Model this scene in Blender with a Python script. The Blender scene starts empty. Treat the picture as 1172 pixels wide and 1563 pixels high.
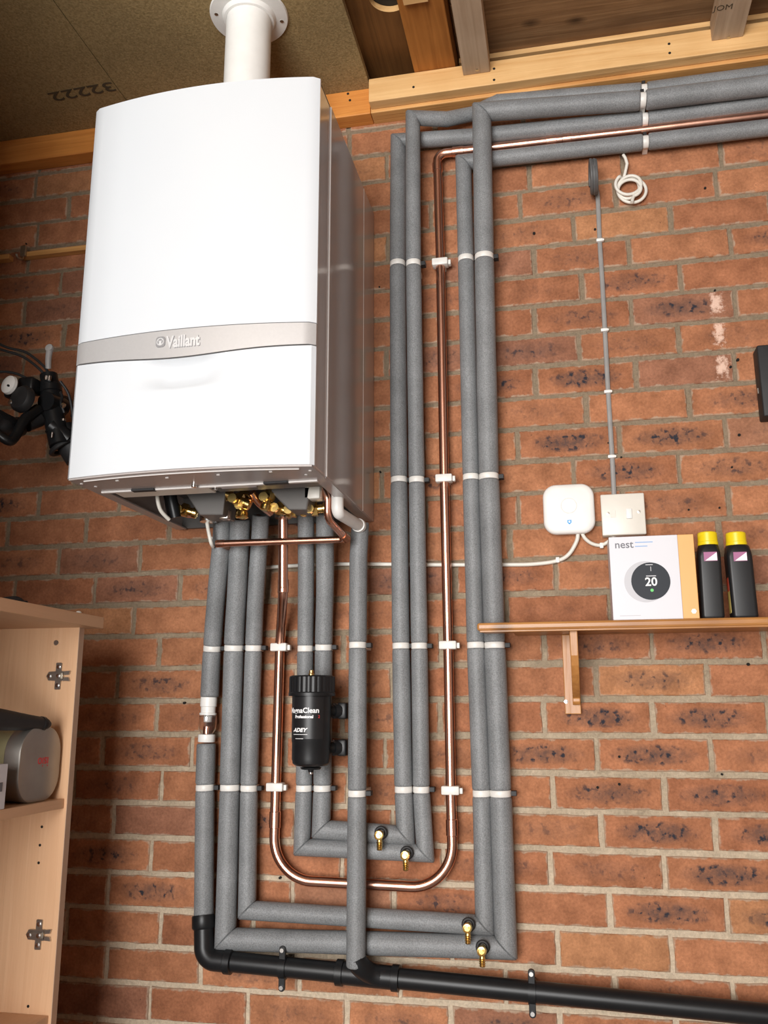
import bpy, bmesh, math, random
from mathutils import Vector, Matrix, noise
from math import sin, cos, pi, radians

SC = bpy.context.scene
COL = SC.collection
RND = random.Random(11)

# ------------------------------------------------------------------ camera
FPX, YAW, PITCH, ROLL = 1348.68, -.20366, .219846, -.002014
CX, CY = 586.0, 781.5
CAM = Vector((0, -1.94119, .955))
F = Vector((sin(YAW)*cos(PITCH), cos(YAW)*cos(PITCH), sin(PITCH)))
_r = Vector((cos(YAW), -sin(YAW), 0)); _u = _r.cross(F)
RR = cos(ROLL)*_r + sin(ROLL)*_u
UU = -sin(ROLL)*_r + cos(ROLL)*_u

def ray(px, py):
    return (px-CX)/FPX*RR - (py-CY)/FPX*UU + F
def at(px, py, y):                      # a point of the photograph at depth y
    d = ray(px, py); return CAM + d*((y-CAM.y)/d.y)
def atz(px, py, z):
    d = ray(px, py); return CAM + d*((z-CAM.z)/d.z)
def atx(px, py, x):
    d = ray(px, py); return CAM + d*((x-CAM.x)/d.x)

def onward(p):                          # the same level, run on to the right hand wall
    return Vector((2.195, p.y, p.z))

cam = bpy.data.cameras.new('camera')
cam.sensor_fit = 'VERTICAL'; cam.sensor_height = 36; cam.lens = FPX/1563*36
cam.clip_start = .02
co = bpy.data.objects.new('camera', cam); COL.objects.link(co)
M = Matrix((RR, UU, -F)).transposed().to_4x4(); M.translation = CAM
co.matrix_world = M
SC.camera = co

# ------------------------------------------------------------------ materials
def newmat(name):
    m = bpy.data.materials.new(name); m.use_nodes = True
    nt = m.node_tree; return m, nt, nt.nodes['Principled BSDF']
def N(nt, t, **k):
    n = nt.nodes.new(t)
    for a, b in k.items():
        if a in n.inputs: n.inputs[a].default_value = b
        else: setattr(n, a, b)
    return n
def ramp(nt, fac, stops):
    r = nt.nodes.new('ShaderNodeValToRGB'); nt.links.new(fac, r.inputs[0])
    e = r.color_ramp.elements
    while len(e) < len(stops): e.new(.5)
    for q, (p, c) in zip(e, stops):
        q.position = p; q.color = (*c, 1) if len(c) == 3 else c
    return r
def mixc(nt, fac, a, b, mode='MIX'):
    m = nt.nodes.new('ShaderNodeMix'); m.data_type = 'RGBA'; m.blend_type = mode
    for s, v in ((0, fac), (6, a), (7, b)):
        if hasattr(v, 'is_linked') or hasattr(v, 'links'): nt.links.new(v, m.inputs[s])
        else: m.inputs[s].default_value = v if s == 0 else (*v, 1)[:4]
    return m.outputs[2]
def mathn(nt, op, a, b=None, clamp=False):
    m = nt.nodes.new('ShaderNodeMath'); m.operation = op; m.use_clamp = clamp
    for i, v in enumerate((a, b)):
        if v is None: continue
        if hasattr(v, 'links'): nt.links.new(v, m.inputs[i])
        else: m.inputs[i].default_value = v
    return m.outputs[0]
def bump(nt, bs, h, dist=.002, strength=1):
    b = N(nt, 'ShaderNodeBump', Strength=strength, Distance=dist)
    nt.links.new(h, b.inputs['Height']); nt.links.new(b.outputs[0], bs.inputs['Normal'])
def mat(name, col, rough=.5, metal=0, var=.0, scale=40, bmp=0, coat=0, stretch=None, spec=None, trans=0, detail=4):
    m, nt, bs = newmat(name)
    bs.inputs['Base Color'].default_value = (*col, 1)
    bs.inputs['Roughness'].default_value = rough
    bs.inputs['Metallic'].default_value = metal
    bs.inputs['Coat Weight'].default_value = coat
    bs.inputs['Coat Roughness'].default_value = .08
    bs.inputs['Transmission Weight'].default_value = trans
    if spec is not None: bs.inputs['Specular IOR Level'].default_value = spec
    if var or bmp:
        tc = N(nt, 'ShaderNodeTexCoord'); src = tc.outputs['Object']
        if stretch:
            mp = N(nt, 'ShaderNodeMapping'); mp.inputs['Scale'].default_value = stretch
            nt.links.new(src, mp.inputs[0]); src = mp.outputs[0]
        nz = N(nt, 'ShaderNodeTexNoise', Scale=scale, Detail=detail)
        nt.links.new(src, nz.inputs['Vector'])
        if var:
            a = tuple(max(0, c*(1-var)) for c in col); b = tuple(min(1, c*(1+var)) for c in col)
            r = ramp(nt, nz.outputs[0], [(.3, a), (.7, b)])
            nt.links.new(r.outputs[0], bs.inputs['Base Color'])
        if bmp: bump(nt, bs, nz.outputs[0], bmp)
    return m
def wood(name, dark, light, axis, rough=.6, scale=9, knots=True, spec=.3):
    m, nt, bs = newmat(name)
    tc = N(nt, 'ShaderNodeTexCoord')
    st = [38, 38, 38]; st[axis] = 1.6
    mp = N(nt, 'ShaderNodeMapping'); mp.inputs['Scale'].default_value = st
    nt.links.new(tc.outputs['Object'], mp.inputs[0])
    n1 = N(nt, 'ShaderNodeTexNoise', Scale=1.6, Detail=6, Distortion=1.2); nt.links.new(mp.outputs[0], n1.inputs['Vector'])
    n2 = N(nt, 'ShaderNodeTexNoise', Scale=scale, Detail=3); nt.links.new(tc.outputs['Object'], n2.inputs['Vector'])
    r = ramp(nt, n1.outputs[0], [(.3, dark), (.52, tuple((a+b)/2 for a, b in zip(dark, light))), (.72, light)])
    c = mixc(nt, .35, r.outputs[0], ramp(nt, n2.outputs[0], [(.3, dark), (.7, light)]).outputs[0])
    if knots:
        st2 = [9, 9, 9]; st2[axis] = 5
        mp2 = N(nt, 'ShaderNodeMapping'); mp2.inputs['Scale'].default_value = st2
        nt.links.new(tc.outputs['Object'], mp2.inputs[0])
        v = N(nt, 'ShaderNodeTexVoronoi', Scale=.8); nt.links.new(mp2.outputs[0], v.inputs['Vector'])
        k = ramp(nt, v.outputs['Distance'], [(.03, (1, 1, 1)), (.12, (0, 0, 0))])
        c = mixc(nt, k.outputs[0], c, tuple(q*.35 for q in dark))
    nt.links.new(c, bs.inputs['Base Color'])
    bs.inputs['Roughness'].default_value = rough
    bs.inputs['Specular IOR Level'].default_value = spec
    bump(nt, bs, n1.outputs[0], .0012)
    return m

def brick_material():
    m, nt, bs = newmat('brick_face')
    L = nt.links
    at_ = N(nt, 'ShaderNodeAttribute', attribute_name='bcol')
    uv = N(nt, 'ShaderNodeUVMap'); uv.uv_map = 'UVMap'
    tc = N(nt, 'ShaderNodeTexCoord'); ob = tc.outputs['Object']
    big = N(nt, 'ShaderNodeTexNoise', Scale=22, Detail=5); L.new(ob, big.inputs['Vector'])
    fine = N(nt, 'ShaderNodeTexNoise', Scale=170, Detail=5, Roughness=.65); L.new(ob, fine.inputs['Vector'])
    mid = N(nt, 'ShaderNodeTexNoise', Scale=55, Detail=6, Roughness=.7); L.new(ob, mid.inputs['Vector'])
    v1 = ramp(nt, big.outputs[0], [(.3, (.74, .72, .7)), (.7, (1.2, 1.22, 1.22))])
    c = mixc(nt, 1.0, at_.outputs['Color'], v1.outputs[0], 'MULTIPLY')
    v2 = ramp(nt, fine.outputs[0], [(.32, (.72, .7, .7)), (.68, (1.2, 1.2, 1.2))])
    c = mixc(nt, .75, c, v2.outputs[0], 'MULTIPLY')
    # kiln-burnt patch in the middle of some bricks
    sx = N(nt, 'ShaderNodeSeparateXYZ'); L.new(uv.outputs[0], sx.inputs[0])
    dx = mathn(nt, 'MULTIPLY', mathn(nt, 'SUBTRACT', sx.outputs[0], .5), 2.35)
    dy = mathn(nt, 'MULTIPLY', mathn(nt, 'SUBTRACT', sx.outputs[1], .5), 2.7)
    d2 = mathn(nt, 'ADD', mathn(nt, 'POWER', mathn(nt, 'ABSOLUTE', dx), 2.0), mathn(nt, 'MULTIPLY', dy, dy))
    core = mathn(nt, 'SUBTRACT', 1.0, d2, True)
    sm = mathn(nt, 'MULTIPLY', core, at_.outputs['Alpha'], True)
    smz = mathn(nt, 'MULTIPLY', sm, ramp(nt, mid.outputs[0], [(.3, (.15,)*3), (.62, (1,)*3)]).outputs[0], True)
    c = mixc(nt, mathn(nt, 'MULTIPLY', smz, .95), c, (.085, .056, .05))
    spots = N(nt, 'ShaderNodeTexNoise', Scale=70, Detail=3); L.new(ob, spots.inputs['Vector'])
    sp = mathn(nt, 'MULTIPLY', ramp(nt, spots.outputs[0], [(.54, (0,)*3), (.64, (1,)*3)]).outputs[0], mathn(nt, 'MULTIPLY', sm, 1.6, True), True)
    c = mixc(nt, sp, c, (.028, .028, .036))
    # small dark pits everywhere
    pit = N(nt, 'ShaderNodeTexVoronoi', Scale=46); L.new(ob, pit.inputs['Vector'])
    pm = ramp(nt, pit.outputs['Distance'], [(.035, (1,)*3), (.075, (0,)*3)])
    pr = N(nt, 'ShaderNodeTexNoise', Scale=9, Detail=1); L.new(ob, pr.inputs['Vector'])
    c = mixc(nt, mathn(nt, 'MULTIPLY', pm.outputs[0], ramp(nt, pr.outputs[0], [(.5, (0,)*3), (.6, (.8,)*3)]).outputs[0]), c, (.05, .03, .025))
    # mortar smeared on the brick edges
    ex = mathn(nt, 'MINIMUM', mathn(nt, 'MULTIPLY', sx.outputs[0], 3.3), mathn(nt, 'MULTIPLY', mathn(nt, 'SUBTRACT', 1.0, sx.outputs[0]), 3.3))
    ey = mathn(nt, 'MINIMUM', sx.outputs[1], mathn(nt, 'SUBTRACT', 1.0, sx.outputs[1]))
    ed = mathn(nt, 'MINIMUM', ex, ey)
    sn = N(nt, 'ShaderNodeTexNoise', Scale=34, Detail=5, Roughness=.7); L.new(ob, sn.inputs['Vector'])
    em = mathn(nt, 'SUBTRACT', mathn(nt, 'MULTIPLY', sn.outputs[0], .36), mathn(nt, 'ADD', ed, .125))
    em = mathn(nt, 'MULTIPLY', em, 18, True)
    c = mixc(nt, mathn(nt, 'MULTIPLY', em, .8), c, (.43, .33, .24))
    # old paint streak on the wall right of the cable
    ps = N(nt, 'ShaderNodeSeparateXYZ'); L.new(ob, ps.inputs[0])
    px = mathn(nt, 'ABSOLUTE', mathn(nt, 'SUBTRACT', ps.outputs[0], PAINT[0]))
    pn = N(nt, 'ShaderNodeTexNoise', Scale=75, Detail=5, Roughness=.75); L.new(ob, pn.inputs['Vector'])
    wx = mathn(nt, 'SUBTRACT', 1.0, mathn(nt, 'DIVIDE', px, .019))
    tot = None
    for (z, hz) in PAINT[1]:
        wz = mathn(nt, 'SUBTRACT', 1.0, mathn(nt, 'DIVIDE', mathn(nt, 'ABSOLUTE', mathn(nt, 'SUBTRACT', ps.outputs[2], z)), hz))
        q = mathn(nt, 'MINIMUM', wx, wz)
        tot = q if tot is None else mathn(nt, 'MAXIMUM', tot, q)
    pm = mathn(nt, 'MULTIPLY', mathn(nt, 'ADD', mathn(nt, 'MULTIPLY', tot, .8), mathn(nt, 'MULTIPLY', mathn(nt, 'SUBTRACT', pn.outputs[0], .60), 2.2)), 2.4, True)
    c = mixc(nt, mathn(nt, 'MULTIPLY', pm, .85), c, (.82, .58, .46))
    L.new(c, bs.inputs['Base Color'])
    bs.inputs['Roughness'].default_value = .88
    bs.inputs['Specular IOR Level'].default_value = .25
    h = mathn(nt, 'ADD', mathn(nt, 'MULTIPLY', fine.outputs[0], .5), mid.outputs[0])
    bump(nt, bs, h, .0022, .9)
    return m
def mortar_material():
    m, nt, bs = newmat('mortar'); L = nt.links
    tc = N(nt, 'ShaderNodeTexCoord'); ob = tc.outputs['Object']
    a = N(nt, 'ShaderNodeTexNoise', Scale=6, Detail=6, Roughness=.65); L.new(ob, a.inputs['Vector'])
    f = N(nt, 'ShaderNodeTexNoise', Scale=140, Detail=5, Roughness=.7); L.new(ob, f.inputs['Vector'])
    # mortar tone by height: darker in the upper courses, paler in the lower ones
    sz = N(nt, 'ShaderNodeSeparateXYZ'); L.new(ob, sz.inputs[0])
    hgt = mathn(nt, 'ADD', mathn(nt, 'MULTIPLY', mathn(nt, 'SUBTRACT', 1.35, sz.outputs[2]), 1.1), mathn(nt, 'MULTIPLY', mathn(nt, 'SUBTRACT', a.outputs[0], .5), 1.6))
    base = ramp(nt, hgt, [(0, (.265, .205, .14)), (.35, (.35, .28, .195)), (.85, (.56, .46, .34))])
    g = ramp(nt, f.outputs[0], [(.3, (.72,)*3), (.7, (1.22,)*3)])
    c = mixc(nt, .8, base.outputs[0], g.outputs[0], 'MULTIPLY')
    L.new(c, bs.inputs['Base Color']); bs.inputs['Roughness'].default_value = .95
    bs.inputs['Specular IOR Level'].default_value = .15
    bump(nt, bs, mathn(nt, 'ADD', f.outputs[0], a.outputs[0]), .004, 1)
    return m

_p = at(1097, 500, 0)
PAINT = (_p.x, [(at(1093, 462, 0).z, .034), (at(1097, 506, 0).z, .046), (at(1103, 558, 0).z, .036)])
MT = {}
MT['brick'] = brick_material()
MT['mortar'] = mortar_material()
MT['hole'] = mat('dark_hole', (.008, .007, .006), .95)
MT['foam'] = None
def foam():
    m, nt, bs = newmat('grey_pipe_foam'); L = nt.links
    tc = N(nt, 'ShaderNodeTexCoord'); ob = tc.outputs['Object']
    f = N(nt, 'ShaderNodeTexNoise', Scale=420, Detail=3, Roughness=.7); L.new(ob, f.inputs['Vector'])
    g = N(nt, 'ShaderNodeTexNoise', Scale=14, Detail=4); L.new(ob, g.inputs['Vector'])
    c = mixc(nt, 1.0, ramp(nt, f.outputs[0], [(.33, (.132, .138, .142)), (.67, (.255, .264, .27))]).outputs[0],
             ramp(nt, g.outputs[0], [(.3, (.85,)*3), (.7, (1.12,)*3)]).outputs[0], 'MULTIPLY')
    L.new(c, bs.inputs['Base Color']); bs.inputs['Roughness'].default_value = .5
    bs.inputs['Specular IOR Level'].default_value = .45
    bump(nt, bs, f.outputs[0], .0007, .7)
    return m
MT['foam'] = foam()
MT['copper'] = mat('copper', (.84, .47, .35), .24, 1, var=.14, scale=30, stretch=(1, 1, .25))
MT['copper_dull'] = mat('weathered_copper', (.48, .22, .13), .36, 1, var=.2, scale=30)
MT['brass'] = mat('brass', (.80, .56, .20), .24, 1, var=.1, scale=60)
MT['chrome'] = mat('bright_metal', (.74, .74, .73), .22, 1, var=.05, scale=60)
MT['steel'] = mat('zinc_plated_steel', (.50, .47, .42), .34, 1, var=.15, scale=60)
MT['white_pl'] = mat('white_plastic', (.80, .79, .76), .38, var=.03, scale=30)
MT['clip'] = mat('white_clip_plastic', (.74, .72, .68), .42, var=.06, scale=80)
MT['cream'] = mat('cream_plastic', (.70, .67, .60), .35, var=.03, scale=30)
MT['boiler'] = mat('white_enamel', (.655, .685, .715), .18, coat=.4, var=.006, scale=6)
MT['boiler_side'] = mat('shaded_side_enamel', (.44, .385, .365), .14, coat=.35, var=.02, scale=4)  # white sides toned brown-grey: their shade and reflections put into the base colour
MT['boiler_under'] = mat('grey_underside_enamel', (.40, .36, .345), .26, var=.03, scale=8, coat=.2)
MT['seam'] = mat('pale_enamel_edge', (.75, .72, .70), .3)
MT['silver'] = mat('silver_trim_paint', (.56, .55, .545), .36, .35, var=.02, scale=200)
MT['logo'] = mat('pale_embossed_logo', (.74, .745, .75), .3, .3)
MT['logo_dark'] = mat('grey_logo_shadow', (.25, .245, .25), .4)
MT['gasket'] = mat('dark_gap', (.03, .03, .032), .7)
MT['dark_sheet'] = mat('dark_grey_sheet', (.115, .108, .102), .45, .2, var=.08, scale=20)
MT['black_pl'] = mat('black_plastic', (.010, .0105, .0115), .36, var=.1, scale=40, spec=.3)
MT['black_matt'] = mat('matt_black', (.014, .014, .015), .6, var=.15, scale=60)
MT['rubber'] = mat('black_rubber', (.016, .016, .017), .55)
MT['clear'] = mat('clear_plastic', (.95, .95, .96), .04, trans=1.0)
MT['cable_grey'] = mat('grey_cable_sheath', (.27, .26, .25), .45, var=.06, scale=60)
MT['cable_dark'] = mat('dark_grey_cable_sheath', (.10, .10, .10), .5, var=.1, scale=60)
MT['cable_white'] = mat('white_cable_sheath', (.72, .69, .62), .42, var=.05, scale=50)
MT['pine'] = wood('pale_pine', (.60, .33, .12), (.84, .55, .26), 0, .55)
MT['pine_or'] = wood('orange_stained_pine', (.36, .12, .022), (.62, .25, .055), 0, .5)
MT['pine_wp'] = wood('pine_wall_plate', (.48, .22, .065), (.72, .40, .145), 0, .55)
MT['pine_left'] = wood('orange_wall_plate', (.46, .15, .028), (.76, .32, .075), 0, .5)
MT['shelfwood'] = wood('varnished_shelf_pine', (.28, .11, .028), (.52, .245, .072), 0, .35, spec=.5)
MT['shelfwood_v'] = wood('varnished_bracket_pine', (.32, .125, .03), (.54, .25, .07), 2, .38, spec=.5)
MT['batten'] = wood('weathered_batten', (.36, .25, .16), (.54, .41, .29), 1, .75, knots=False)
MT['joist'] = wood('orange_brown_joist', (.26, .09, .016), (.50, .20, .045), 1, .6)
MT['plank'] = wood('dark_brown_plank', (.10, .042, .012), (.22, .095, .027), 1, .6)
MT['roofboard'] = wood('rough_roof_board', (.15, .075, .032), (.33, .19, .09), 0, .75)
MT['beech'] = wood('beech_laminate', (.70, .42, .24), (.78, .50, .30), 2, .45, scale=4, knots=False)
MT['beech_top'] = wood('beech_laminate_top', (.61, .365, .215), (.69, .435, .265), 1, .45, scale=4, knots=False)
MT['beech_edge'] = mat('beech_edge_strip', (.50, .34, .24), .45, var=.05, scale=20)
def chip():
    m, nt, bs = newmat('chipboard'); L = nt.links
    tc = N(nt, 'ShaderNodeTexCoord'); ob = tc.outputs['Object']
    f = N(nt, 'ShaderNodeTexNoise', Scale=160, Detail=5, Roughness=.7); L.new(ob, f.inputs['Vector'])
    v = N(nt, 'ShaderNodeTexVoronoi', Scale=260); L.new(ob, v.inputs['Vector'])
    g = N(nt, 'ShaderNodeTexNoise', Scale=3, Detail=4); L.new(ob, g.inputs['Vector'])
    c = mixc(nt, .6, ramp(nt, f.outputs[0], [(.3, (.19, .125, .045)), (.7, (.40, .29, .13))]).outputs[0], ramp(nt, v.outputs['Color'], [(.2, (.22, .15, .06)), (.8, (.38, .27, .125))]).outputs[0])
    c = mixc(nt, 1.0, c, ramp(nt, g.outputs[0], [(.35, (.85,)*3), (.65, (1.12,)*3)]).outputs[0], 'MULTIPLY')
    L.new(c, bs.inputs['Base Color']); bs.inputs['Roughness'].default_value = .85
    bump(nt, bs, f.outputs[0], .0012)
    return m
MT['chip'] = chip()
MT['ink'] = mat('black_stamp_ink', (.07, .05, .025), .9)
MT['concrete'] = mat('concrete_floor', (.27, .26, .245), .85, var=.15, scale=6, bmp=.002)
MT['plaster'] = mat('bare_block_wall', (.34, .25, .19), .85, var=.06, scale=4)
MT['paper_white'] = mat('white_carton', (.64, .64, .68), .4, var=.01, scale=6)
MT['paper_orange'] = mat('orange_carton', (.72, .40, .13), .4, var=.02, scale=10)
MT['paper_grey'] = mat('grey_print', (.14, .14, .16), .5)
MT['paper_light'] = mat('pale_blue_print', (.25, .40, .66), .5)
MT['print_white'] = mat('white_print', (.85, .85, .85), .4)
MT['print_red'] = mat('red_print', (.62, .03, .035), .5)
MT['print_blue'] = mat('blue_print', (.02, .30, .68), .4)
MT['print_green'] = mat('green_print', (.10, .55, .12), .4)
MT['dial'] = mat('dark_dial_print', (.022, .026, .034), .5, spec=.25)
MT['ring'] = mat('silver_print', (.48, .48, .51), .4)
MT['bottle'] = mat('dark_bottle_plastic', (.012, .012, .013), .38, spec=.35)
MT['yellow'] = mat('yellow_cap_plastic', (.80, .60, .01), .35)
MT['pink'] = mat('mauve_label', (.36, .12, .25), .45)
MT['lab_yel'] = mat('yellow_label', (.72, .55, .14), .4)
MT['lab_red'] = mat('red_label', (.60, .07, .03), .4)
MT['tin'] = mat('brushed_tin', (.36, .34, .31), .40, .85, var=.05, scale=30)
MT['tinside'] = mat('olive_tin_print', (.30, .27, .15), .35, .3, var=.1, scale=9)

# ------------------------------------------------------------------ mesh helpers
def link(name, bm, m, parent=None, loc=None, smooth=None, bevel=0):
    if smooth is not None:
        lim = radians(smooth)
        for f in bm.faces: f.smooth = True
        bm.normal_update()
        for e in bm.edges:
            if len(e.link_faces) == 2: e.smooth = e.calc_face_angle(0) < lim
    me = bpy.data.meshes.new(name); bm.to_mesh(me); bm.free()
    for q in (m if isinstance(m, (list, tuple)) else [m]): me.materials.append(q)
    o = bpy.data.objects.new(name, me); COL.objects.link(o)
    if parent is not None:
        o.parent = parent
        o.matrix_parent_inverse = parent.matrix_basis.inverted()
    if loc is not None: o.location = loc
    if bevel:
        b = o.modifiers.new('bevel', 'BEVEL'); b.width = bevel; b.segments = 2; b.limit_method = 'ANGLE'
    return o
def thing(name, label, cat, loc=(0, 0, 0), group=None):
    o = bpy.data.objects.new(name, None); COL.objects.link(o); o.location = loc
    o.empty_display_size = .05
    return tag(o, label, cat, group)
def tag(o, label, cat, group=None, kind=None):
    o['label'] = label; o['category'] = cat
    if group: o['group'] = group
    if kind: o['kind'] = kind
    return o
def struct(o, label, cat):
    return tag(o, label, cat, None, 'structure')
def B(): return bmesh.new()
def box(bm, lo, hi, mi=0):
    lo = Vector(lo); hi = Vector(hi)
    v = [bm.verts.new((x, y, z)) for x in (lo.x, hi.x) for y in (lo.y, hi.y) for z in (lo.z, hi.z)]
    for q in ((0, 1, 3, 2), (4, 6, 7, 5), (0, 4, 5, 1), (2, 3, 7, 6), (0, 2, 6, 4), (1, 5, 7, 3)):
        f = bm.faces.new([v[i] for i in q]); f.material_index = mi
    return v
def rbox(bm, lo, hi, r, seg=3, mi=0):
    v = box(bm, lo, hi, mi)
    ed = {e for q in v for e in q.link_edges}
    bmesh.ops.bevel(bm, geom=list(ed), offset=r, segments=seg, affect='EDGES', profile=.5)
    return v
def xform(bm, verts, mtx):
    for v in verts: v.co = mtx @ v.co
def prism(bm, pts, ax, a, b, mi=0):
    """outline pts (2D) extruded along axis ax from a to b"""
    def P(p, t):
        if ax == 0: return (t, p[0], p[1])
        if ax == 1: return (p[0], t, p[1])
        return (p[0], p[1], t)
    v0 = [bm.verts.new(P(p, a)) for p in pts]; v1 = [bm.verts.new(P(p, b)) for p in pts]
    n = len(pts); fs = [bm.faces.new(v0[::-1]), bm.faces.new(v1)]
    for i in range(n): fs.append(bm.faces.new((v0[i], v0[(i+1) % n], v1[(i+1) % n], v1[i])))
    for f in fs: f.material_index = mi
    bmesh.ops.recalc_face_normals(bm, faces=fs)
    return v0+v1
def rrect(w, h, r, n=6, cx=0, cy=0):
    o = []
    for k, (sx, sy) in enumerate(((1, 1), (-1, 1), (-1, -1), (1, -1))):
        for i in range(n+1):
            a = k*pi/2 + i/n*pi/2
            o.append((cx+sx*(w/2-r)+r*cos(a), cy+sy*(h/2-r)+r*sin(a)))
    return o
def frame(d):
    d = Vector(d).normalized()
    a = Vector((0, 0, 1)) if abs(d.z) < .9 else Vector((0, 1, 0))
    u = d.cross(a).normalized(); return u, d.cross(u).normalized(), d
def tube(bm, pts, rad, seg=20, cap=True, step=None, wob=0, mi=0, seed=0, groove=False):
    """tube along a polyline, corners mitred; rad number or function of arc length"""
    P = [Vector(p) for p in pts]
    Q = [P[0]]
    for a, b in zip(P, P[1:]):
        n = max(1, int((b-a).length/step)) if step else 1
        for i in range(1, n+1): Q.append(a.lerp(b, i/n))
    P = Q
    d0 = (P[1]-P[0]).normalized(); u, w, _ = frame(d0)
    ring = [u*cos(2*pi*i/seg)+w*sin(2*pi*i/seg) for i in range(seg)]
    rows = []; s = 0
    for k, p in enumerate(P):
        if k == 0: n = d0; off = ring; d = d0
        else:
            d = (P[k]-P[k-1]).normalized(); s += (P[k]-P[k-1]).length
            ring = [o-d*o.dot(d) for o in ring]
            ring = [o.normalized() for o in ring]
            if k < len(P)-1:
                d2 = (P[k+1]-p).normalized(); n = (d+d2)
                n = d if n.length < 1e-4 else n.normalized()
            else: n = d
            off = [o-d*(o.dot(n)/d.dot(n)) for o in ring]
        r = rad(s) if callable(rad) else rad
        if wob: r *= 1+wob*noise.noise(Vector((s*9+seed*7.3, seed*3.1, .3)))
        sharp = groove and 0 < k < len(P)-1 and d.angle(d2) > .5
        if sharp: rows.append([bm.verts.new(p+o*r-d*.0022) for o in off])
        sub = [bm.verts.new(p+o*(r*.88 if sharp else r)) for o in off]
        rows.append(sub)
        if sharp: rows.append([bm.verts.new(p+o*r+d2*.0022) for o in off])
        if k and k < len(P)-1: ring = [(o-d2*o.dot(d2)) for o in off]
    fs = []
    for a, b in zip(rows, rows[1:]):
        for i in range(seg):
            fs.append(bm.faces.new((a[i], a[(i+1) % seg], b[(i+1) % seg], b[i])))
    if cap:
        fs.append(bm.faces.new(rows[0][::-1])); fs.append(bm.faces.new(rows[-1]))
    for f in fs: f.material_index = mi
    bmesh.ops.recalc_face_normals(bm, faces=fs)
    return [v for r in rows for v in r]
def cyl(bm, a, b, r, seg=24, r2=None, mi=0):
    a = Vector(a); b = Vector(b); L = (b-a).length
    return tube(bm, [a, b], (lambda s: r+(r2-r)*s/L) if r2 is not None else r, seg, mi=mi)
def lathe(bm, org, axis, prof, seg=32, mi=0, closed=False):
    """prof: (radius, distance along axis) list"""
    u, w, d = frame(axis); org = Vector(org); rows = []; fs = []
    for r, t in prof:
        rows.append([bm.verts.new(org+d*t+(u*cos(2*pi*i/seg)+w*sin(2*pi*i/seg))*max(r, 1e-5)) for i in range(seg)])
    for a, b in zip(rows, rows[1:]):
        for i in range(seg): fs.append(bm.faces.new((a[i], a[(i+1) % seg], b[(i+1) % seg], b[i])))
    if closed:
        a, b = rows[-1], rows[0]
        for i in range(seg): fs.append(bm.faces.new((a[i], a[(i+1) % seg], b[(i+1) % seg], b[i])))
    else:
        fs.append(bm.faces.new(rows[0][::-1])); fs.append(bm.faces.new(rows[-1]))
    for f in fs: f.material_index = mi
    bmesh.ops.recalc_face_normals(bm, faces=fs)
    return [v for r in rows for v in r]
def torus(bm, c, axis, R, r, seg=32, n=12, mi=0):
    prof = [(R+r*cos(2*pi*i/n), r*sin(2*pi*i/n)) for i in range(n)]
    return lathe(bm, c, axis, prof, seg, mi, True)
def smoothpath(pts, n=8):
    P = [Vector(p) for p in pts]; o = []
    for i in range(len(P)-1):
        p0 = P[max(0, i-1)]; p1 = P[i]; p2 = P[i+1]; p3 = P[min(len(P)-1, i+2)]
        for k in range(n):
            t = k/n
            o.append(.5*((2*p1)+(p2-p0)*t+(2*p0-5*p1+4*p2-p3)*t*t+(3*p1-p0-3*p2+p3)*t**3))
    o.append(P[-1]); return o
def fillet(pts, rads, n=10):
    """round the corners of a polyline with circular bends"""
    P = [Vector(p) for p in pts]; o = [P[0]]
    for i in range(1, len(P)-1):
        r = rads[i] if isinstance(rads, dict) and i in rads else (0 if isinstance(rads, dict) else rads)
        a = (P[i-1]-P[i]).normalized(); b = (P[i+1]-P[i]).normalized()
        th = a.angle(b)
        if r <= 0 or th > pi-.02: o.append(P[i]); continue
        t = min(r/math.tan(th/2), .48*(P[i-1]-P[i]).length, .48*(P[i+1]-P[i]).length)
        rr = t*math.tan(th/2)
        c = P[i]+(a+b).normalized()*(rr/sin(th/2))
        s = P[i]+a*t-c; e = P[i]+b*t-c
        sn, en = s.normalized(), e.normalized()
        for k in range(n+1): o.append(c+sn.slerp(en, k/n)*s.length)
    o.append(P[-1]); return o
def text(s, size, m, name, parent, org, right, up, depth=.0006, bold=0, align='LEFT', sx=1, extra=None, shear=0):
    cu = bpy.data.curves.new(name, 'FONT'); cu.body = s; cu.size = size; cu.extrude = depth/2
    cu.offset = bold; cu.align_x = align; cu.resolution_u = 3; cu.shear = shear
    tmp = bpy.data.objects.new('tmp', cu); COL.objects.link(tmp)
    dg = bpy.context.evaluated_depsgraph_get(); dg.update()
    me = bpy.data.meshes.new_from_object(tmp.evaluated_get(dg))
    bpy.data.objects.remove(tmp); bpy.data.curves.remove(cu)
    me.name = name
    r = Vector(right).normalized(); u = Vector(up); u = (u-r*u.dot(r)).normalized(); n = r.cross(u)
    mt = Matrix((r*sx, u, n)).transposed().to_4x4(); mt.translation = Vector(org)
    me.transform(mt)
    if extra:
        for v in me.vertices: v.co = extra(v.co)
    me.materials.clear(); me.materials.append(m)
    o = bpy.data.objects.new(name, me); COL.objects.link(o)
    if parent is not None:
        o.parent = parent; o.matrix_parent_inverse = parent.matrix_basis.inverted()
    return o

Z0 = 2.25
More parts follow.
